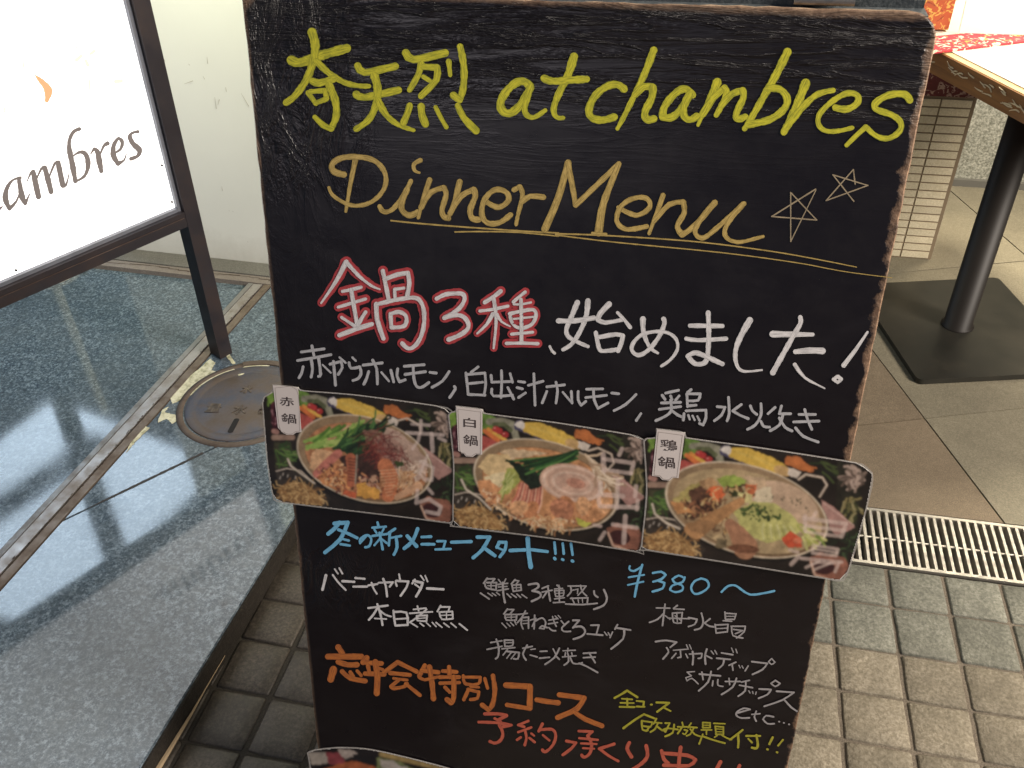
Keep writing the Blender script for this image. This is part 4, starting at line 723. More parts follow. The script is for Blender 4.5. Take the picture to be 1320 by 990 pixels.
t21 = "165,460 150,500 180,555:26/280,480 290,550 250,600 190,640:26/385,515 400,570 430,600/390,530 560,545 615,575 570,615 400,612/515,490 505,560 500,660/785,590 750,660 735,720:28/915,615 880,700 870,740:26"
boardtext('salmon_lettering', S_, 26, [(t20, (600,860,800), 1320, 26), (t21, (780,870,1030), 1320, 26)], 'salmon red handwritten line at the very bottom')
t22 = "150,105 110,130 65,155:16/150,105 220,150:16/115,160 185,165:12/105,188 195,190:12/150,160 152,210:14/100,215 200,217:14/215,175 265,180 260,212:13/215,213 268,215:13/312,200 318,200:14/350,185 435,188 400,215 355,248:15/400,220 445,243:13/265,265 200,305 125,360:16/265,265 340,295:14/250,310 255,370 290,375:14/255,310 320,320 310,350 260,345:13/300,355 280,380:12/350,295 330,330:12/335,320 385,325:12/360,325 340,365 310,385:13/350,345 390,375:13/410,325 440,325 410,385 395,370 430,360 495,368:13/470,335 460,390 410,415:14/525,320 530,340:12/495,350 565,350:12/525,350 495,395:13/540,370 560,375 545,400 530,395:12/585,325 565,355:12/570,350 625,355:12/605,355 580,400 555,410:12/580,365 610,400 650,415:12/665,320 665,355 715,355 715,322 665,320:12/665,338 712,338:8/655,370 725,370:11/690,375 690,400:11/665,400 650,440 640,465:12/670,415 740,440 815,460:13/740,325 815,328:11/750,345 755,400 805,400 805,350 750,345:12/755,363 800,365:8/755,382 800,383:8/765,405 745,420:10/795,405 830,425 860,435:12/935,370 905,395 850,435:15/905,405 908,450 905,488:16/960,410 1055,410:14/1030,405 1040,470 1030,495 1000,490:17/975,430 1000,455:13/1140,420 1118,465:16/1103,500 1107,502:15/1210,437 1178,475:14/1168,520 1172,522:14"
boardtext('small_yellow_lettering', YS_, 14, [(t22, (780,870,1030), 1320, 14)], 'small yellow handwritten lines at the lower right')
# ---------------------------------------------------------------- laminated photo cards: a flat print, its colours held per vertex
def vn(x, y, s, seed=0, oct=3):
    out = 0; amp = 1; tot = 0
    for o in range(oct):
        ca, sa = math.cos(0.6+seed+o*1.3), math.sin(0.6+seed+o*1.3); xx, yy = (x*ca-y*sa)/s+seed*7.3+o*31.7, (x*sa+y*ca)/s+seed*3.9+o*17.1
        xi, yi = np.floor(xx).astype(int), np.floor(yy).astype(int); fx, fy = xx-xi, yy-yi
        fx, fy = fx*fx*(3-2*fx), fy*fy*(3-2*fy)
        hsh = lambda i, j: (np.sin(i*127.1+j*311.7+seed*74.7)*43758.5453) % 1.0
        v = (hsh(xi, yi)*(1-fx)+hsh(xi+1, yi)*fx)*(1-fy)+(hsh(xi, yi+1)*(1-fx)+hsh(xi+1, yi+1)*fx)*fy
        out = out+v*amp; tot += amp; amp *= 0.55; s = s/2
    return out/tot
def lin(c): c = np.array(c, float)/255; return np.where(c < 0.04045, c/12.92, ((c+0.055)/1.055)**2.4)
def inpoly(x, y, pts):
    r = np.zeros(x.shape, bool); n = len(pts)
    for i in range(n):
        x1, y1 = pts[i]; x2, y2 = pts[(i+1) % n]
        if y1 == y2: continue
        r ^= ((y1 > y) != (y2 > y)) & (x < (x2-x1)*(y-y1)/(y2-y1)+x1)
    return r
class Print:
    def __init__(s, x, y, gain=1.0): s.x, s.y, s.gain = x, y, gain; s.c = np.zeros(x.shape+(3,)); s.k = 1
    def put(s, mask, col, var=0.25, vs=30, a=1.0):
        s.k += 1; m = mask > 0.003
        if not m.any(): return
        n = vn(s.x[m], s.y[m], vs, s.k, 4)-0.5; f = np.clip(1+var*3.2*n, 0.2, 2.2)[..., None]
        al = (mask[m]*a)[..., None]; s.c[m] = s.c[m]*(1-al)+np.clip(lin(col)*f*s.gain, 0, 0.95)*al
    def poly(s, pts, col, var=0.22, vs=30, wob=9, a=1.0):
        s.k += 1; wx = s.x+(vn(s.x, s.y, 28, s.k)-0.5)*2*wob; wy = s.y+(vn(s.x, s.y, 28, s.k+50)-0.5)*2*wob
        s.put(inpoly(wx, wy, pts).astype(float), col, var, vs, a)
    def ell(s, c, a_, b_, th, col, var=0.2, vs=30, ring=None, shift=(0, 0), al=1.0):
        t = math.radians(th); dx, dy = s.x-c[0], s.y-c[1]; u = (dx*math.cos(t)+dy*math.sin(t))/a_; v = (-dx*math.sin(t)+dy*math.cos(t))/b_
        r = np.hypot(u, v); m = np.clip((1-r)*min(a_, b_)/3+0.5, 0, 1)
        if ring: m = np.clip(1-np.abs((r-1)*min(a_, b_))/ring, 0, 1)
        s.put(m, col, var, vs, al)
    def line(s, pts, w, col, var=0.15, vs=25, a=1.0, soft=3):
        n = len(pts)-1; ws = w if hasattr(w, '__len__') else (w, w); mg = max(ws)/2+soft
        bb = (s.x > min(q[0] for q in pts)-mg) & (s.x < max(q[0] for q in pts)+mg) & (s.y > min(q[1] for q in pts)-mg) & (s.y < max(q[1] for q in pts)+mg)
        X_, Y_q = s.x[bb], s.y[bb]; d = np.full(X_.shape, 1e9)
        if X_.size == 0: return
        for i in range(n):
            (x1, y1), (x2, y2) = pts[i], pts[i+1]; L = (x2-x1)**2+(y2-y1)**2+1e-9
            t = np.clip(((X_-x1)*(x2-x1)+(Y_q-y1)*(y2-y1))/L, 0, 1); wl = ws[0]+(ws[1]-ws[0])*(i+t)/n
            d = np.minimum(d, np.hypot(X_-x1-t*(x2-x1), Y_q-y1-t*(y2-y1))-wl/2)
        mk = np.zeros(s.x.shape); mk[bb] = np.clip(0.5-d/soft, 0, 1); s.put(mk, col, var, vs, a)
    def strands(s, pts, n, L, w, cols, ang=(0, 180), curl=0.6, seed=1):
        r = random.Random(seed); xs = [p[0] for p in pts]; ys = [p[1] for p in pts]; k = 0
        while k < n:
            px, py = r.uniform(min(xs), max(xs)), r.uniform(min(ys), max(ys))
            if not inpoly(np.array([px]), np.array([py]), pts)[0]: continue
            k += 1; a = math.radians(r.uniform(*ang)); q = [(px, py)]
            for _ in range(3): a += r.uniform(-curl, curl); q.append((q[-1][0]+L/3*math.cos(a), q[-1][1]+L/3*math.sin(a)))
            s.line(q, w, r.choice(cols), 0.1)
    def specks(s, pts, n, rad, cols, seed=1):
        r = random.Random(seed); xs = [p[0] for p in pts]; ys = [p[1] for p in pts]; k = 0
        while k < n:
            px, py = r.uniform(min(xs), max(xs)), r.uniform(min(ys), max(ys))
            if not inpoly(np.array([px]), np.array([py]), pts)[0]: continue
            k += 1; q = r.uniform(*rad); a = r.uniform(0, 3)
            s.line([(px, py), (px+q*math.cos(a), py+q*math.sin(a))], q*0.8, r.choice(cols), 0.15)
def backdrop(p):
    """what all three prints share: vegetables, corn dish, noodle bowl, tableware"""
    p.put(np.ones(p.x.shape), (34, 27, 24), 0.5, 120)
    p.poly([(70,160),(110,160),(110,350),(72,350)], (84,34,46), 0.5, 18)
    p.specks([(72,200),(105,200),(105,340),(72,340)], 14, (10,26), [(160,110,120),(60,20,34)], 3)
    p.poly([(40,60),(100,60),(100,160),(50,190)], (112,148,52), 0.4, 22, 14); p.poly([(240,90),(300,95),(335,135),(315,205),(250,230)], (96,130,50), 0.5, 20, 14)
    p.line([(290,150),(370,145),(430,165),(455,250)], 40, (140,138,118), 0.3); p.line([(320,165),(380,165),(420,200)], 26, (90,96,64), 0.4, 15)
    p.line([(250,280),(300,300)], 90, (178,74,66), 0.2); p.line([(262,205),(345,265)], 24, (214,110,38)); p.line([(285,195),(372,255)], 22, (222,140,44)); p.line([(320,215),(392,262)], 18, (226,176,58))
    for c in ((350,205),(386,228),(330,195)): p.ell(c, 22, 19, 0, (178,38,40)); p.ell((c[0]-6,c[1]-7), 6, 4, 0, (230,140,130))
    p.line([(78,385),(200,385)], 34, (150,122,106), 0.15); p.line([(80,345),(100,350)], 30, (165,120,110))
    p.poly([(72,410),(190,410),(200,560),(80,580)], (62,60,42), 0.4, 26)
    p.strands([(80,430),(170,430),(190,540),(85,560)], 26, 70, 9, [(70,104,44),(96,128,58),(44,70,34),(120,140,80)], (-30,60), 0.5, 4)
    p.poly([(440,160),(480,140),(560,200),(700,262),(680,300),(560,240),(450,200)], (70,66,96), 0.2); p.poly([(445,165),(485,145),(520,170),(495,200)], (205,198,192), 0.08)
    p.poly([(505,155),(600,152),(690,188),(800,240),(835,275),(790,312),(690,288),(590,245),(500,205)], (214,176,54), 0.16, 12, 8)
    p.line([(540,180),(680,225),(800,285)], 16, (224,192,80), 0.1, 20, 0.6)
    p.ell((800,285), 52, 30, 20, (196,158,98)); p.poly([(828,262),(898,288),(886,325),(830,305)], (202,190,178), 0.1)
    p.poly([(815,200),(870,192),(930,240),(992,262),(965,292),(880,272),(806,245)], (186,104,40), 0.3, 20); p.strands([(900,190),(1040,230),(1080,300),(980,290)], 14, 90, 12, [(40,52,30),(66,80,40),(30,30,26)], (0,40), 0.4, 6)
    p.poly([(1100,220),(1240,260),(1250,700),(1120,560)], (38,36,28), 0.5, 40)
    p.strands([(1150,250),(1225,270),(1240,400),(1160,370)], 46, 55, 13, [(150,128,116),(176,154,142),(112,96,86),(90,74,66)], (0,180), 1.0, 7)
    p.strands([(1150,440),(1225,430),(1235,560),(1160,520)], 26, 60, 12, [(128,116,70),(92,90,50),(56,60,34),(150,140,96)], (40,110), 0.5, 8)
    p.poly([(1030,450),(1100,490),(1232,612),(1135,665),(1050,570)], (168,126,118), 0.14, 30, 4); p.line([(1045,470),(1225,600)], 5, (205,170,160))
    p.strands([(1120,650),(1235,640),(1240,760),(1150,770)], 22, 46, 11, [(44,62,38),(60,80,50),(30,40,28)], (0,180), 0.8, 9)
    p.poly([(80,590),(250,600),(420,760),(400,820),(80,770)], (58,50,44), 0.35, 30); p.line([(80,592),(150,576),(240,592),(290,640)], 7, (196,180,165)); 
    p.poly([(82,700),(150,660),(255,668),(330,720),(385,800),(250,800),(95,765)], (150,112,62), 0.3, 14)
    p.strands([(90,690),(150,665),(260,675),(330,730),(370,795),(240,780),(95,750)], 110, 70, 6, [(186,146,86),(150,108,58),(208,170,110),(110,78,44)], (0,180), 1.3, 10)
    for q in ((100,640),(120,620),(150,630),(200,640)): p.line([q,(q[0]+6,q[1]-16)], 4, (210,200,190))
    p.poly([(1000,800),(1055,765),(1200,795),(1225,850),(1185,925),(1045,925)], (140,88,70), 0.3, 26); p.ell((1080,850), 66, 44, 10, (60,26,30)); p.line([(1010,820),(1040,900),(1120,925)], 12, (196,160,140))
def pot(p, c, a, b, th, hl, hr):
    p.line(hl, 13, (176,160,142)); p.line(hl, 4, (230,220,205)); p.line(hr, 12, (170,150,132)); p.line(hr, 4, (220,205,190))
    p.ell((c[0]+4, c[1]+12), a+8, b+10, th, (20,17,16), 0.1); p.ell(c, a, b, th, (150,124,92), 0.18, 90); p.ell(c, a, b, th, (222,205,180), 0.2, 60, 5)
    p.ell((c[0]+14, c[1]+20), a-34, b-28, th, (118,94,66), 0.2, 60)
def mess(p, poly, n, cols, seed):
    r = random.Random(seed); p.specks(poly, n, (8, 20), cols, seed); p.strands(poly, n//2, 34, 7, cols, (0, 180), 1.2, seed+1)
def card1(p):
    pot(p, (650,545), 440, 262, 17, [(160,545),(180,590),(240,635),(330,700)], [(860,300),(920,285),(1000,330),(1005,380)])
    p.ell((660,560), 400, 226, 17, (176,118,76), 0.5, 30)
    p.poly([(320,430),(420,350),(560,325),(640,330),(620,390),(420,430)], (196,150,112), 0.3, 24); p.strands([(340,420),(440,345),(610,330),(600,385),(430,420)], 50, 60, 7, [(214,170,132),(180,128,92),(160,100,70)], (-20,60), 0.8, 11)
    p.poly([(780,335),(880,380),(980,470),(1050,560),(1040,650),(960,700),(860,640),(740,500),(700,420)], (186,156,140), 0.2, 40); p.strands([(780,500),(960,520),(1020,640),(900,660)], 60, 80, 5, [(212,190,170),(160,130,110),(225,205,185)], (0,180), 1.0, 12)
    p.strands([(255,430),(420,390),(540,370),(560,410),(420,470),(280,490)], 34, 130, 20, [(112,156,54),(140,176,76),(84,128,44),(168,190,96)], (-30,-5), 0.25, 13)
    p.poly([(430,480),(560,400),(640,320),(770,320),(790,360),(700,430),(690,520),(590,530)], (36,58,34), 0.5, 22); p.strands([(440,480),(560,410),(640,330),(740,340),(640,460),(560,520)], 44, 120, 12, [(46,84,44),(28,52,32),(74,118,58),(22,36,26)], (-50,-20), 0.25, 14)
    p.poly([(470,520),(590,530),(700,480),(760,560),(740,700),(600,690),(520,600)], (64,42,36), 0.5, 24); p.poly([(640,360),(760,370),(900,460),(890,560),(760,540),(660,440)], (150,104,92), 0.4, 24, 14, 0.6)
    p.strands([(630,370),(760,370),(900,470),(870,560),(720,520)], 120, 110, 3.5, [(112,36,36),(140,60,50),(80,26,28)], (0,180), 1.1, 15)
    p.poly([(300,540),(340,480),(450,500),(420,580),(350,640),(300,600)], (214,166,120), 0.25, 20); p.line([(345,640),(400,580),(480,510)], 54, (192,112,96), 0.25, 18)
    p.poly([(350,650),(470,580),(540,640),(560,740),(460,740),(380,700)], (206,134,76), 0.3, 18); p.specks([(370,600),(520,600),(540,720),(400,700)], 40, (5,12), [(70,40,30),(230,180,110)], 16)
    mess(p, [(330,600),(520,560),(760,700),(980,600),(960,720),(800,790),(560,770),(400,720)], 90, [(150,80,50),(206,140,90),(96,56,40),(226,180,130),(120,70,60)], 41)
    p.line([(560,540),(568,620),(560,700)], (64,50), (176,96,62), 0.2); [p.line([(545,540+20*i),(600,548+20*i)], 5, (90,44,34)) for i in range(8)]
    p.line([(600,520),(590,700)], 10, (150,138,122))
    p.poly([(600,705),(660,690),(748,745),(735,800),(650,795),(600,780)], (222,160,52), 0.22, 16); p.line([(780,590),(830,680),(800,780)], (96,80), (202,118,72), 0.2); [p.line([(740+6*i,620+20*i),(860-4*i,610+20*i)], 5, (226,168,124)) for i in range(9)]
    p.line([(620,660),(700,690),(740,730)], 10, (216,176,150)); p.specks([(620,640),(740,650),(740,720),(640,700)], 26, (8,20), [(150,90,70),(60,30,28),(196,150,120)], 17)
    p.strands([(850,600),(960,620),(990,700),(900,720)], 50, 70, 6, [(206,160,112),(170,120,80),(226,190,150)], (40,140), 0.8, 18); p.line([(855,790),(930,745),(985,722)], (36,50), (206,158,120), 0.15)
    p.poly([(520,740),(600,760),(590,800),(500,770)], (196,90,46), 0.3, 18); p.poly([(840,560),(890,560),(900,590),(860,600)], (60,74,36), 0.3)
    for q, w_ in (([(950,322),(1062,330)], 20), ([(915,378),(1035,384),(1150,392)], 22), ([(1008,300),(1008,380)], 20), ([(1000,385),(990,430),(955,480)], 20), ([(1075,385),(1082,495)], 26), ([(1120,410),(1165,430)], 20),
                  ([(1005,560),(1085,600),(1075,680),(1030,672)], 22), ([(1050,520),(1000,640)], 18), ([(1050,730),(1082,765)], 20), ([(985,745),(978,825),(1060,800),(1135,850),(1120,895),(1040,880)], 24)):
        p.line(q, w_, (222,202,196), 0.1, 40, 0.52)
def card2(p):
    pot(p, (635,530), 446, 258, 16, [(122,500),(150,560),(230,610),(300,680)], [(890,325),(950,308),(1030,345),(1045,400),(1010,440)])
    p.ell((645,545), 405, 222, 16, (192,134,84), 0.4, 30)
    p.poly([(350,330),(420,315),(600,330),(640,340),(420,380)], (206,178,140), 0.25, 24); p.poly([(225,420),(280,345),(400,345),(455,420),(400,490),(270,470)], (216,186,132), 0.25, 34); p.poly([(260,480),(380,455),(400,520),(330,560),(270,540)], (226,206,160), 0.2, 30)
    p.poly([(215,510),(290,500),(370,560),(360,640),(300,650),(240,590)], (216,150,96), 0.3, 22); p.poly([(400,430),(470,430),(480,500),(400,595),(355,580)], (166,172,78), 0.25, 24); p.strands([(410,440),(465,440),(440,520),(380,580)], 18, 80, 7, [(196,200,120),(130,150,60)], (110,130), 0.2, 20)
    for i in range(16): p.line([(480+9*i,520+1.2*i),(455+10*i,600+3*i),(420+11*i,655+3*i)], 11, ((196,104,82),(214,146,118),(160,70,60),(222,170,140))[i % 4])
    p.poly([(380,370),(470,400),(600,470),(620,540),(540,560),(470,480),(430,420)], (26,40,30), 0.5, 20)
    for i in range(22): p.line([(830-rng.uniform(0,30), 318+rng.uniform(0,60)), (385+rng.uniform(0,150)+6*i, 372+rng.uniform(0,14)+4.6*i)], 12, ((46,96,44),(28,62,34),(78,128,60),(20,40,26))[i % 4])
    p.ell((790,520), 196, 112, 12, (206,166,144), 0.12, 60)
    for a_, b_, c_ in ((176,98,(222,192,172)),(146,80,(192,156,136)),(118,62,(220,190,170)),(94,50,(196,158,140))): p.ell((795,522), a_, b_, 12, c_, 0.15, 40, 9)
    p.ell((815,522), 60, 30, 14, (186,130,108), 0.3, 14); mess(p, [(230,540),(400,620),(620,700),(960,640),(940,740),(700,790),(450,740),(290,660)], 110, [(226,176,120),(176,112,70),(206,140,92),(150,96,66),(232,200,160)], 42); p.strands([(860,340),(1000,420),(1050,520),(960,520)], 40, 90, 12, [(206,180,150),(170,140,112),(226,206,180)], (20,60), 0.5, 21)
    for i in range(9): cx, cy = [(690,690),(760,650),(860,660),(930,700),(540,680),(470,670),(700,760),(560,740),(980,650)][i]; p.ell((cx,cy), 58, 42, 20+i*30, ((208,146,94),(196,128,80),(216,160,110))[i % 3], 0.4, 16)
    p.ell((730,680), 76, 60, 30, (190,124,88), 0.4, 18); p.strands([(480,720),(700,740),(840,790),(640,790)], 50, 60, 6, [(216,180,130),(170,120,76),(226,200,160)], (0,180), 1.0, 22); p.poly([(815,728),(915,765),(870,790),(830,770)], (186,186,66), 0.2)
    for q, w_ in (([(1095,312),(1078,350)], 24), ([(980,345),(985,450)], 30), ([(985,375),(1165,400),(1150,462)], 24), ([(985,440),(1150,462)], 22), ([(965,520),(965,590),(1100,600)], 30), ([(1180,540),(1175,600)], 26), ([(1070,505),(1062,670)], 28),
                  ([(950,600),(960,660),(1190,668)], 26), ([(1190,625),(1185,680)], 24), ([(925,775),(965,782)], 20), ([(960,865),(990,820)], 22), ([(1040,772),(1185,792)], 24), ([(1115,722),(1105,882)], 28)):
        p.line(q, w_, (226,202,194), 0.1, 40, 0.52)
def card3(p):
    pot(p, (606,487), 452, 240, 16, [(90,455),(105,510),(170,560),(240,590)], [(890,320),(930,292),(1020,310),(1045,350),(1005,415)])
    p.ell((612,494), 418, 212, 16, (176,152,112), 0.3, 50); p.ell((800,470), 210, 130, 22, (196,166,138), 0.1, 60)
    p.poly([(200,430),(300,350),(420,310),(440,350),(330,400),(260,480)], (176,160,90), 0.3, 30); p.poly([(290,380),(380,340),(470,380),(470,460),(380,540),(280,520),(300,440)], (92,60,44), 0.5, 20); p.specks([(230,450),(400,430),(430,540),(260,530)], 50, (10,30), [(140,90,60),(60,36,28),(170,120,80)], 31)
    p.poly([(185,440),(260,450),(320,500),(230,510)], (200,140,80), 0.3, 18); p.poly([(340,330),(420,310),(450,350),(380,380)], (180,140,96), 0.4, 16)
    p.poly([(445,315),(530,292),(605,325),(570,365),(470,355)], (146,166,66), 0.3, 18); p.poly([(500,360),(570,350),(600,400),(530,420)], (54,60,30), 0.5, 14); p.poly([(590,300),(700,310),(720,370),(640,360)], (206,176,140), 0.3, 18)
    p.poly([(385,385),(410,360),(470,362),(488,405),(455,445),(400,435)], (216,100,40), 0.15, 18); p.poly([(590,345),(665,345),(655,410),(620,420)], (200,104,54), 0.2, 18); p.poly([(560,390),(640,400),(640,450),(580,450)], (206,196,130), 0.2, 18)
    mess(p, [(220,440),(420,370),(640,340),(560,480),(500,620),(330,600)], 60, [(120,80,50),(190,150,90),(80,54,38),(206,176,120)], 43)
    p.poly([(655,380),(740,360),(750,440),(700,480),(640,450)], (214,198,166), 0.12, 30)
    p.line([(330,600),(450,520),(575,440)], (96,44), (176,128,78), 0.25, 26); p.line([(300,590),(340,610)], 70, (186,136,84), 0.2); p.poly([(250,530),(420,545),(500,600),(420,640),(300,600)], (120,90,62), 0.4, 30, 9, 0.5)
    p.poly([(540,495),(640,442),(760,450),(870,530),(905,600),(830,640),(720,668),(650,640),(570,570)], (186,184,104), 0.2, 34)
    for i in range(9): p.line([(700+18*i,560+2*i),(690+24*i,600+4*i),(700+22*i,650-3*i)], 5, ((206,206,150),(150,152,76))[i % 2])
    p.specks([(560,490),(640,450),(790,490),(800,540),(620,540)], 80, (6,15), [(56,80,34),(40,58,26),(84,108,50)], 32); p.specks([(640,400),(900,420),(960,500),(760,420)], 22, (5,9), [(70,74,50)], 33)
    p.line([(515,565),(560,620),(600,690)], (60,134), (168,118,86), 0.25, 26); p.ell((590,700), 86, 24, 5, (120,76,52), 0.4, 14); p.poly([(440,640),(500,650),(500,700),(430,690)], (110,96,70), 0.4)
    p.poly([(795,645),(850,598),(905,640),(905,690),(830,692)], (206,76,30), 0.15); p.ell((885,655), 24, 16, 0, (226,120,80)); p.strands([(860,560),(980,570),(990,640),(920,650)], 18, 70, 14, [(166,170,80),(120,140,60),(196,196,120)], (30,60), 0.3, 34)
    for q, w_ in (([(985,500),(970,528)], 18), ([(925,520),(925,600)], 22), ([(920,532),(1150,562),(1125,632)], 22), ([(930,575),(1140,600)], 20), ([(925,606),(1120,632)], 18), ([(840,705),(885,718)], 18), ([(850,785),(890,742)], 22),
                  ([(970,680),(1105,702),(1095,738),(965,722),(970,680)], 17), ([(975,700),(1100,720)], 12), ([(905,752),(1125,772)], 18), ([(1000,768),(930,802)], 16), ([(1060,778),(980,812)], 14), ([(1110,775),(1090,825)], 18), ([(990,775),(1090,780)], 12)):
        p.line(q, w_, (222,198,188), 0.1, 40, 0.52)
def affine(src, dst):
    A = np.array([[x, y, 1] for x, y in src]); return np.linalg.lstsq(A, np.array(dst, float), rcond=None)[0]
def print_mat(name, coat=0.6):
    M = Mat(name, rough=0.45, spec=0.35, coat=coat, coat_rough=0.12); a = M.n('ShaderNodeAttribute'); a.attribute_name = 'print'; M.color(a.outputs['Color'])
    M.bump(M.noise(M.coord(), 14, 3), 0.08, 0.004); return M.m
PRINT = print_mat('laminated_print')
PAPER = Mat('card_back', (0.7, 0.66, 0.6), 0.6).m
EM = Mat('laminate_rim', (0.46, 0.42, 0.38), 0.18, spec=0.6); EM.set('Alpha', 0.55); RIM = EM.m
def make_card(outline, region, zw, painter, T, h, label, step=4.2, gain=1.0, rim=9, parent=None):
    x0, y0, x1 = region; k = (x1-x0)/zw
    xs = [p[0] for p in outline]; ys = [p[1] for p in outline]
    cc = TB(x0+(min(xs)+max(xs))/2*k, y0+(min(ys)+max(ys))/2*k, h)
    t = empty('laminated_photo_card', cc); tag(t, label, 'photo card')
    gx, gy = np.arange(min(xs), max(xs)+step, step), np.arange(min(ys), max(ys)+step, step)
    Xg, Yg = np.meshgrid(gx, gy)
    p = Print(Xg, Yg, gain)
    if T is not None:
        tx = Xg*T[0, 0]+Yg*T[1, 0]+T[2, 0]; ty = Xg*T[0, 1]+Yg*T[1, 1]+T[2, 1]
        b = Print(tx, ty, gain); backdrop(b); p.c = b.c
    painter(p)
    kr = np.array([0.06, 0.24, 0.40, 0.24, 0.06])
    for ax in (0, 1):
        e = np.pad(p.c, [(2, 2) if a == ax else (0, 0) for a in range(3)], mode='edge'); p.c = sum(kr[i]*(e[i:i+p.c.shape[0]] if ax == 0 else e[:, i:i+p.c.shape[1]]) for i in range(5))
    lum = p.c.mean(-1, keepdims=True); p.c = lum+(p.c-lum)*0.86
    p.c *= (0.94*(1+0.55*(vn(Xg+0.5*Yg, Yg-0.4*Xg, 40, 71, 4)-0.5)+0.22*(vn(Xg+0.35*Yg, Yg-0.2*Xg, 19, 77, 2)-0.5)))[..., None]*np.array([1.04, 0.98, 0.90])
    ok = inpoly(Xg, Yg, outline); ny, nx = Xg.shape
    cell = ok[:-1, :-1] & ok[1:, :-1] & ok[:-1, 1:] & ok[1:, 1:]
    idx = -np.ones((ny, nx), int); used = np.zeros((ny, nx), bool)
    used[:-1, :-1] |= cell; used[1:, :-1] |= cell; used[:-1, 1:] |= cell; used[1:, 1:] |= cell
    idx[used] = np.arange(used.sum())
    d = FWD[None]+((x0+Xg[used]*k-CX)/FPX)[:, None]*RIGHT[None]-((y0+Yg[used]*k-CY)/FPX)[:, None]*UP[None]
    q = EYE+d*(((BO-EYE)@BN)/(d@BN))[:, None]+BN*h
    J, I = np.nonzero(cell)
    faces = np.stack([idx[J, I], idx[J+1, I], idx[J+1, I+1], idx[J, I+1]], 1)
    me = bpy.data.meshes.new('printed_picture'); me.from_pydata(q.tolist(), [], faces.tolist())
    at = me.color_attributes.new('print', 'FLOAT_COLOR', 'POINT'); col = np.ones((used.sum(), 4)); col[:, :3] = p.c[used]; at.data.foreach_set('color', col.ravel())
    link('printed_picture', me, PRINT, t)
    bm = bmesh.new(); gprism(bm, [board(x0+a*k, y0+b_*k) for a, b_ in outline], BO, BU, BV, BN, h-6e-4, h-6e-5); bm_link('backing', bm, PAPER, t)
    s = ' '.join('%g,%g' % q_ for q_ in outline+outline[:1])
    write('laminate_rim', s, region, zw, rim, RIM, t, TB, None, h+8e-5)
    return t
INK = Mat('tag_ink', (0.07, 0.05, 0.045), 0.5).m
TAGP = Mat('tag_paper', (0.66, 0.58, 0.53), 0.5, coat=0.4).m
def tagpart(t, region, zw, pts, chars, h):
    """white name tag with two printed characters one above the other"""
    x0, y0, x1 = region; k = (x1-x0)/zw; m = lambda a, b: board(x0+a*k, y0+b*k)
    bm = bmesh.new(); gprism(bm, [m(*p) for p in pts], BO, BU, BV, BN, h, h+1.5e-4); o = bm_link('name_tag', bm, TAGP, t)
    c = np.mean(pts, axis=0); ins = [tuple(c+(np.array(p)-c)*np.array([0.86, 0.93])) for p in pts]
    write('tag_border', ' '.join('%g,%g' % q for q in ins+ins[:1]), region, zw, 2.6, Mat('tag_line', (0.35,0.28,0.24), 0.5).m, o, TB, None, h+2e-4)
    for ch, (cx, cy), (sx, sy) in chars:
        cu = bpy.data.curves.new('character', 'FONT'); cu.body = ch; cu.size = 1; cu.align_x = 'CENTER'; cu.align_y = 'CENTER'; cu.offset = 0.012
        tmp = bpy.data.objects.new('tmp', cu); me = bpy.data.meshes.new_from_object(tmp); bpy.data.objects.remove(tmp)
        co = np.zeros(len(me.vertices)*3); me.vertices.foreach_get('co', co); co = co.reshape(-1, 3)
        lo, hi = co.min(0), co.max(0); n = (co-(lo+hi)/2)/(hi-lo+1e-9)[None].clip(1e-6)
        sl = 0.10                                   # the tags follow the slope of the strip
        for v, q in zip(me.vertices, n):
            v.co = TB(x0+(cx+q[0]*sx)*k, y0+(cy-q[1]*sy+q[0]*sx*sl)*k, h+2.5e-4)
        link('tag_character', me, INK, o)
# ---------------------------------------------------------------- the three cards and the round one
R1, R2, R3 = (340,480,600), (570,510,850), (820,540,1130)
T1 = affine([(65,72),(950,270),(190,750),(1220,930)], [(90,55),(990,270),(180,720),(1220,905)])
T3 = affine([(115,45),(1000,265),(150,660),(1150,850)], [(90,55),(990,270),(180,720),(1220,905)])
o1 = [(0,190),(12,150),(62,120),(66,74),(225,88),(240,108),(600,138),(1100,205),(1160,225),(1222,285),(1222,930),(1195,952),(900,915),(130,822),(85,800),(62,765),(30,560)]
o2 = [(45,110),(60,92),(88,86),(90,55),(250,74),(258,98),(700,155),(1150,228),(1225,258),(1262,300),(1240,600),(1218,920),(1180,935),(700,860),(110,785),(72,750),(75,400)]
o3 = [(45,112),(60,96),(110,92),(115,44),(270,64),(275,92),(700,150),(1200,228),(1245,250),(1296,292),(1260,480),(1160,825),(1115,872),(1040,862),(500,775),(60,706),(32,690),(60,400)]
c1 = make_card(o1, R1, 1287, card1, T1, 0.0028, 'laminated hot pot photo with shrimps, leftmost of the three on the board')
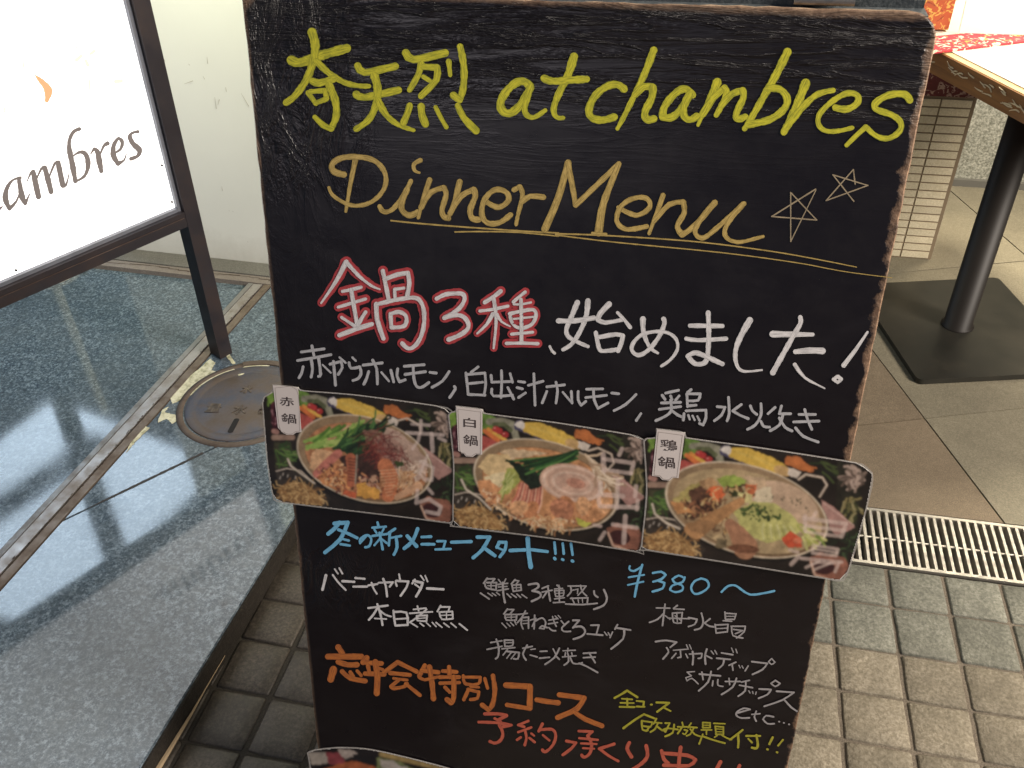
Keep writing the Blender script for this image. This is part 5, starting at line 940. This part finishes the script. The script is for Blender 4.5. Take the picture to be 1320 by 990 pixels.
c2 = make_card(o2, R2, 1320, card2, None if False else np.array([[1,0],[0,1],[0,0]], float), 0.0036, 'laminated hot pot photo with green chives and white rings, middle of the three')
c3 = make_card(o3, R3, 1320, card3, T3, 0.0044, 'laminated chicken hot pot photo with cabbage and carrots, rightmost of the three')
for t in (c1, c2, c3): t['group'] = 'laminated food photos in a row on the board'
tagpart(c1, R1, 1287, [(66,76),(226,88),(248,372),(215,376),(195,390),(155,390),(130,378),(98,345)], [('赤', (155,178), (92,58)), ('鍋', (168,288), (96,66))], 0.0030)
tagpart(c2, R2, 1320, [(91,57),(250,75),(248,348),(215,345),(190,362),(150,358),(135,340),(104,325)], [('白', (173,154), (76,58)), ('鍋', (178,262), (88,68))], 0.0038)
tagpart(c3, R3, 1320, [(116,46),(269,65),(234,312),(205,310),(185,326),(145,322),(128,304),(89,300)], [('鶏', (181,134), (92,64)), ('鍋', (168,228), (94,66))], 0.0046)
def card4(p):
    p.put(np.ones(p.x.shape), (26,22,28), 0.3, 60)
    p.poly([(80,125),(180,120),(200,180),(100,190)], (176,166,156), 0.15); p.poly([(180,125),(260,125),(300,190),(200,190)], (150,60,70), 0.2); p.poly([(250,100),(320,105),(360,130),(290,165),(255,130)], (190,176,168), 0.12)
    p.poly([(330,135),(480,140),(480,200),(360,180)], (24,22,30), 0.2); p.poly([(120,230),(330,165),(480,210),(500,300),(100,300)], (186,96,44), 0.3, 20); p.poly([(470,150),(560,160),(700,220),(900,330),(470,330)], (120,130,80), 0.4, 18)
    p.poly([(480,160),(560,170),(600,200),(560,230),(500,210)], (190,180,172), 0.2); p.line([(500,130),(640,165),(800,205),(980,270)], (34,22), (172,146,86), 0.2); p.poly([(570,200),(640,195),(660,240),(600,240)], (196,190,186), 0.1)
o4 = [(78,125),(120,108),(250,94),(400,100),(520,122),(700,165),(880,213),(1100,290),(1120,420),(120,420),(92,200)]
c4 = make_card(o4, (380,940,680), 1320, card4, None, 0.0030, 'laminated food photo at the bottom edge of the picture, below the orange writing', 5, 0.8)
print('objects', len(bpy.data.objects), 'strokes', NSTROKE[0])
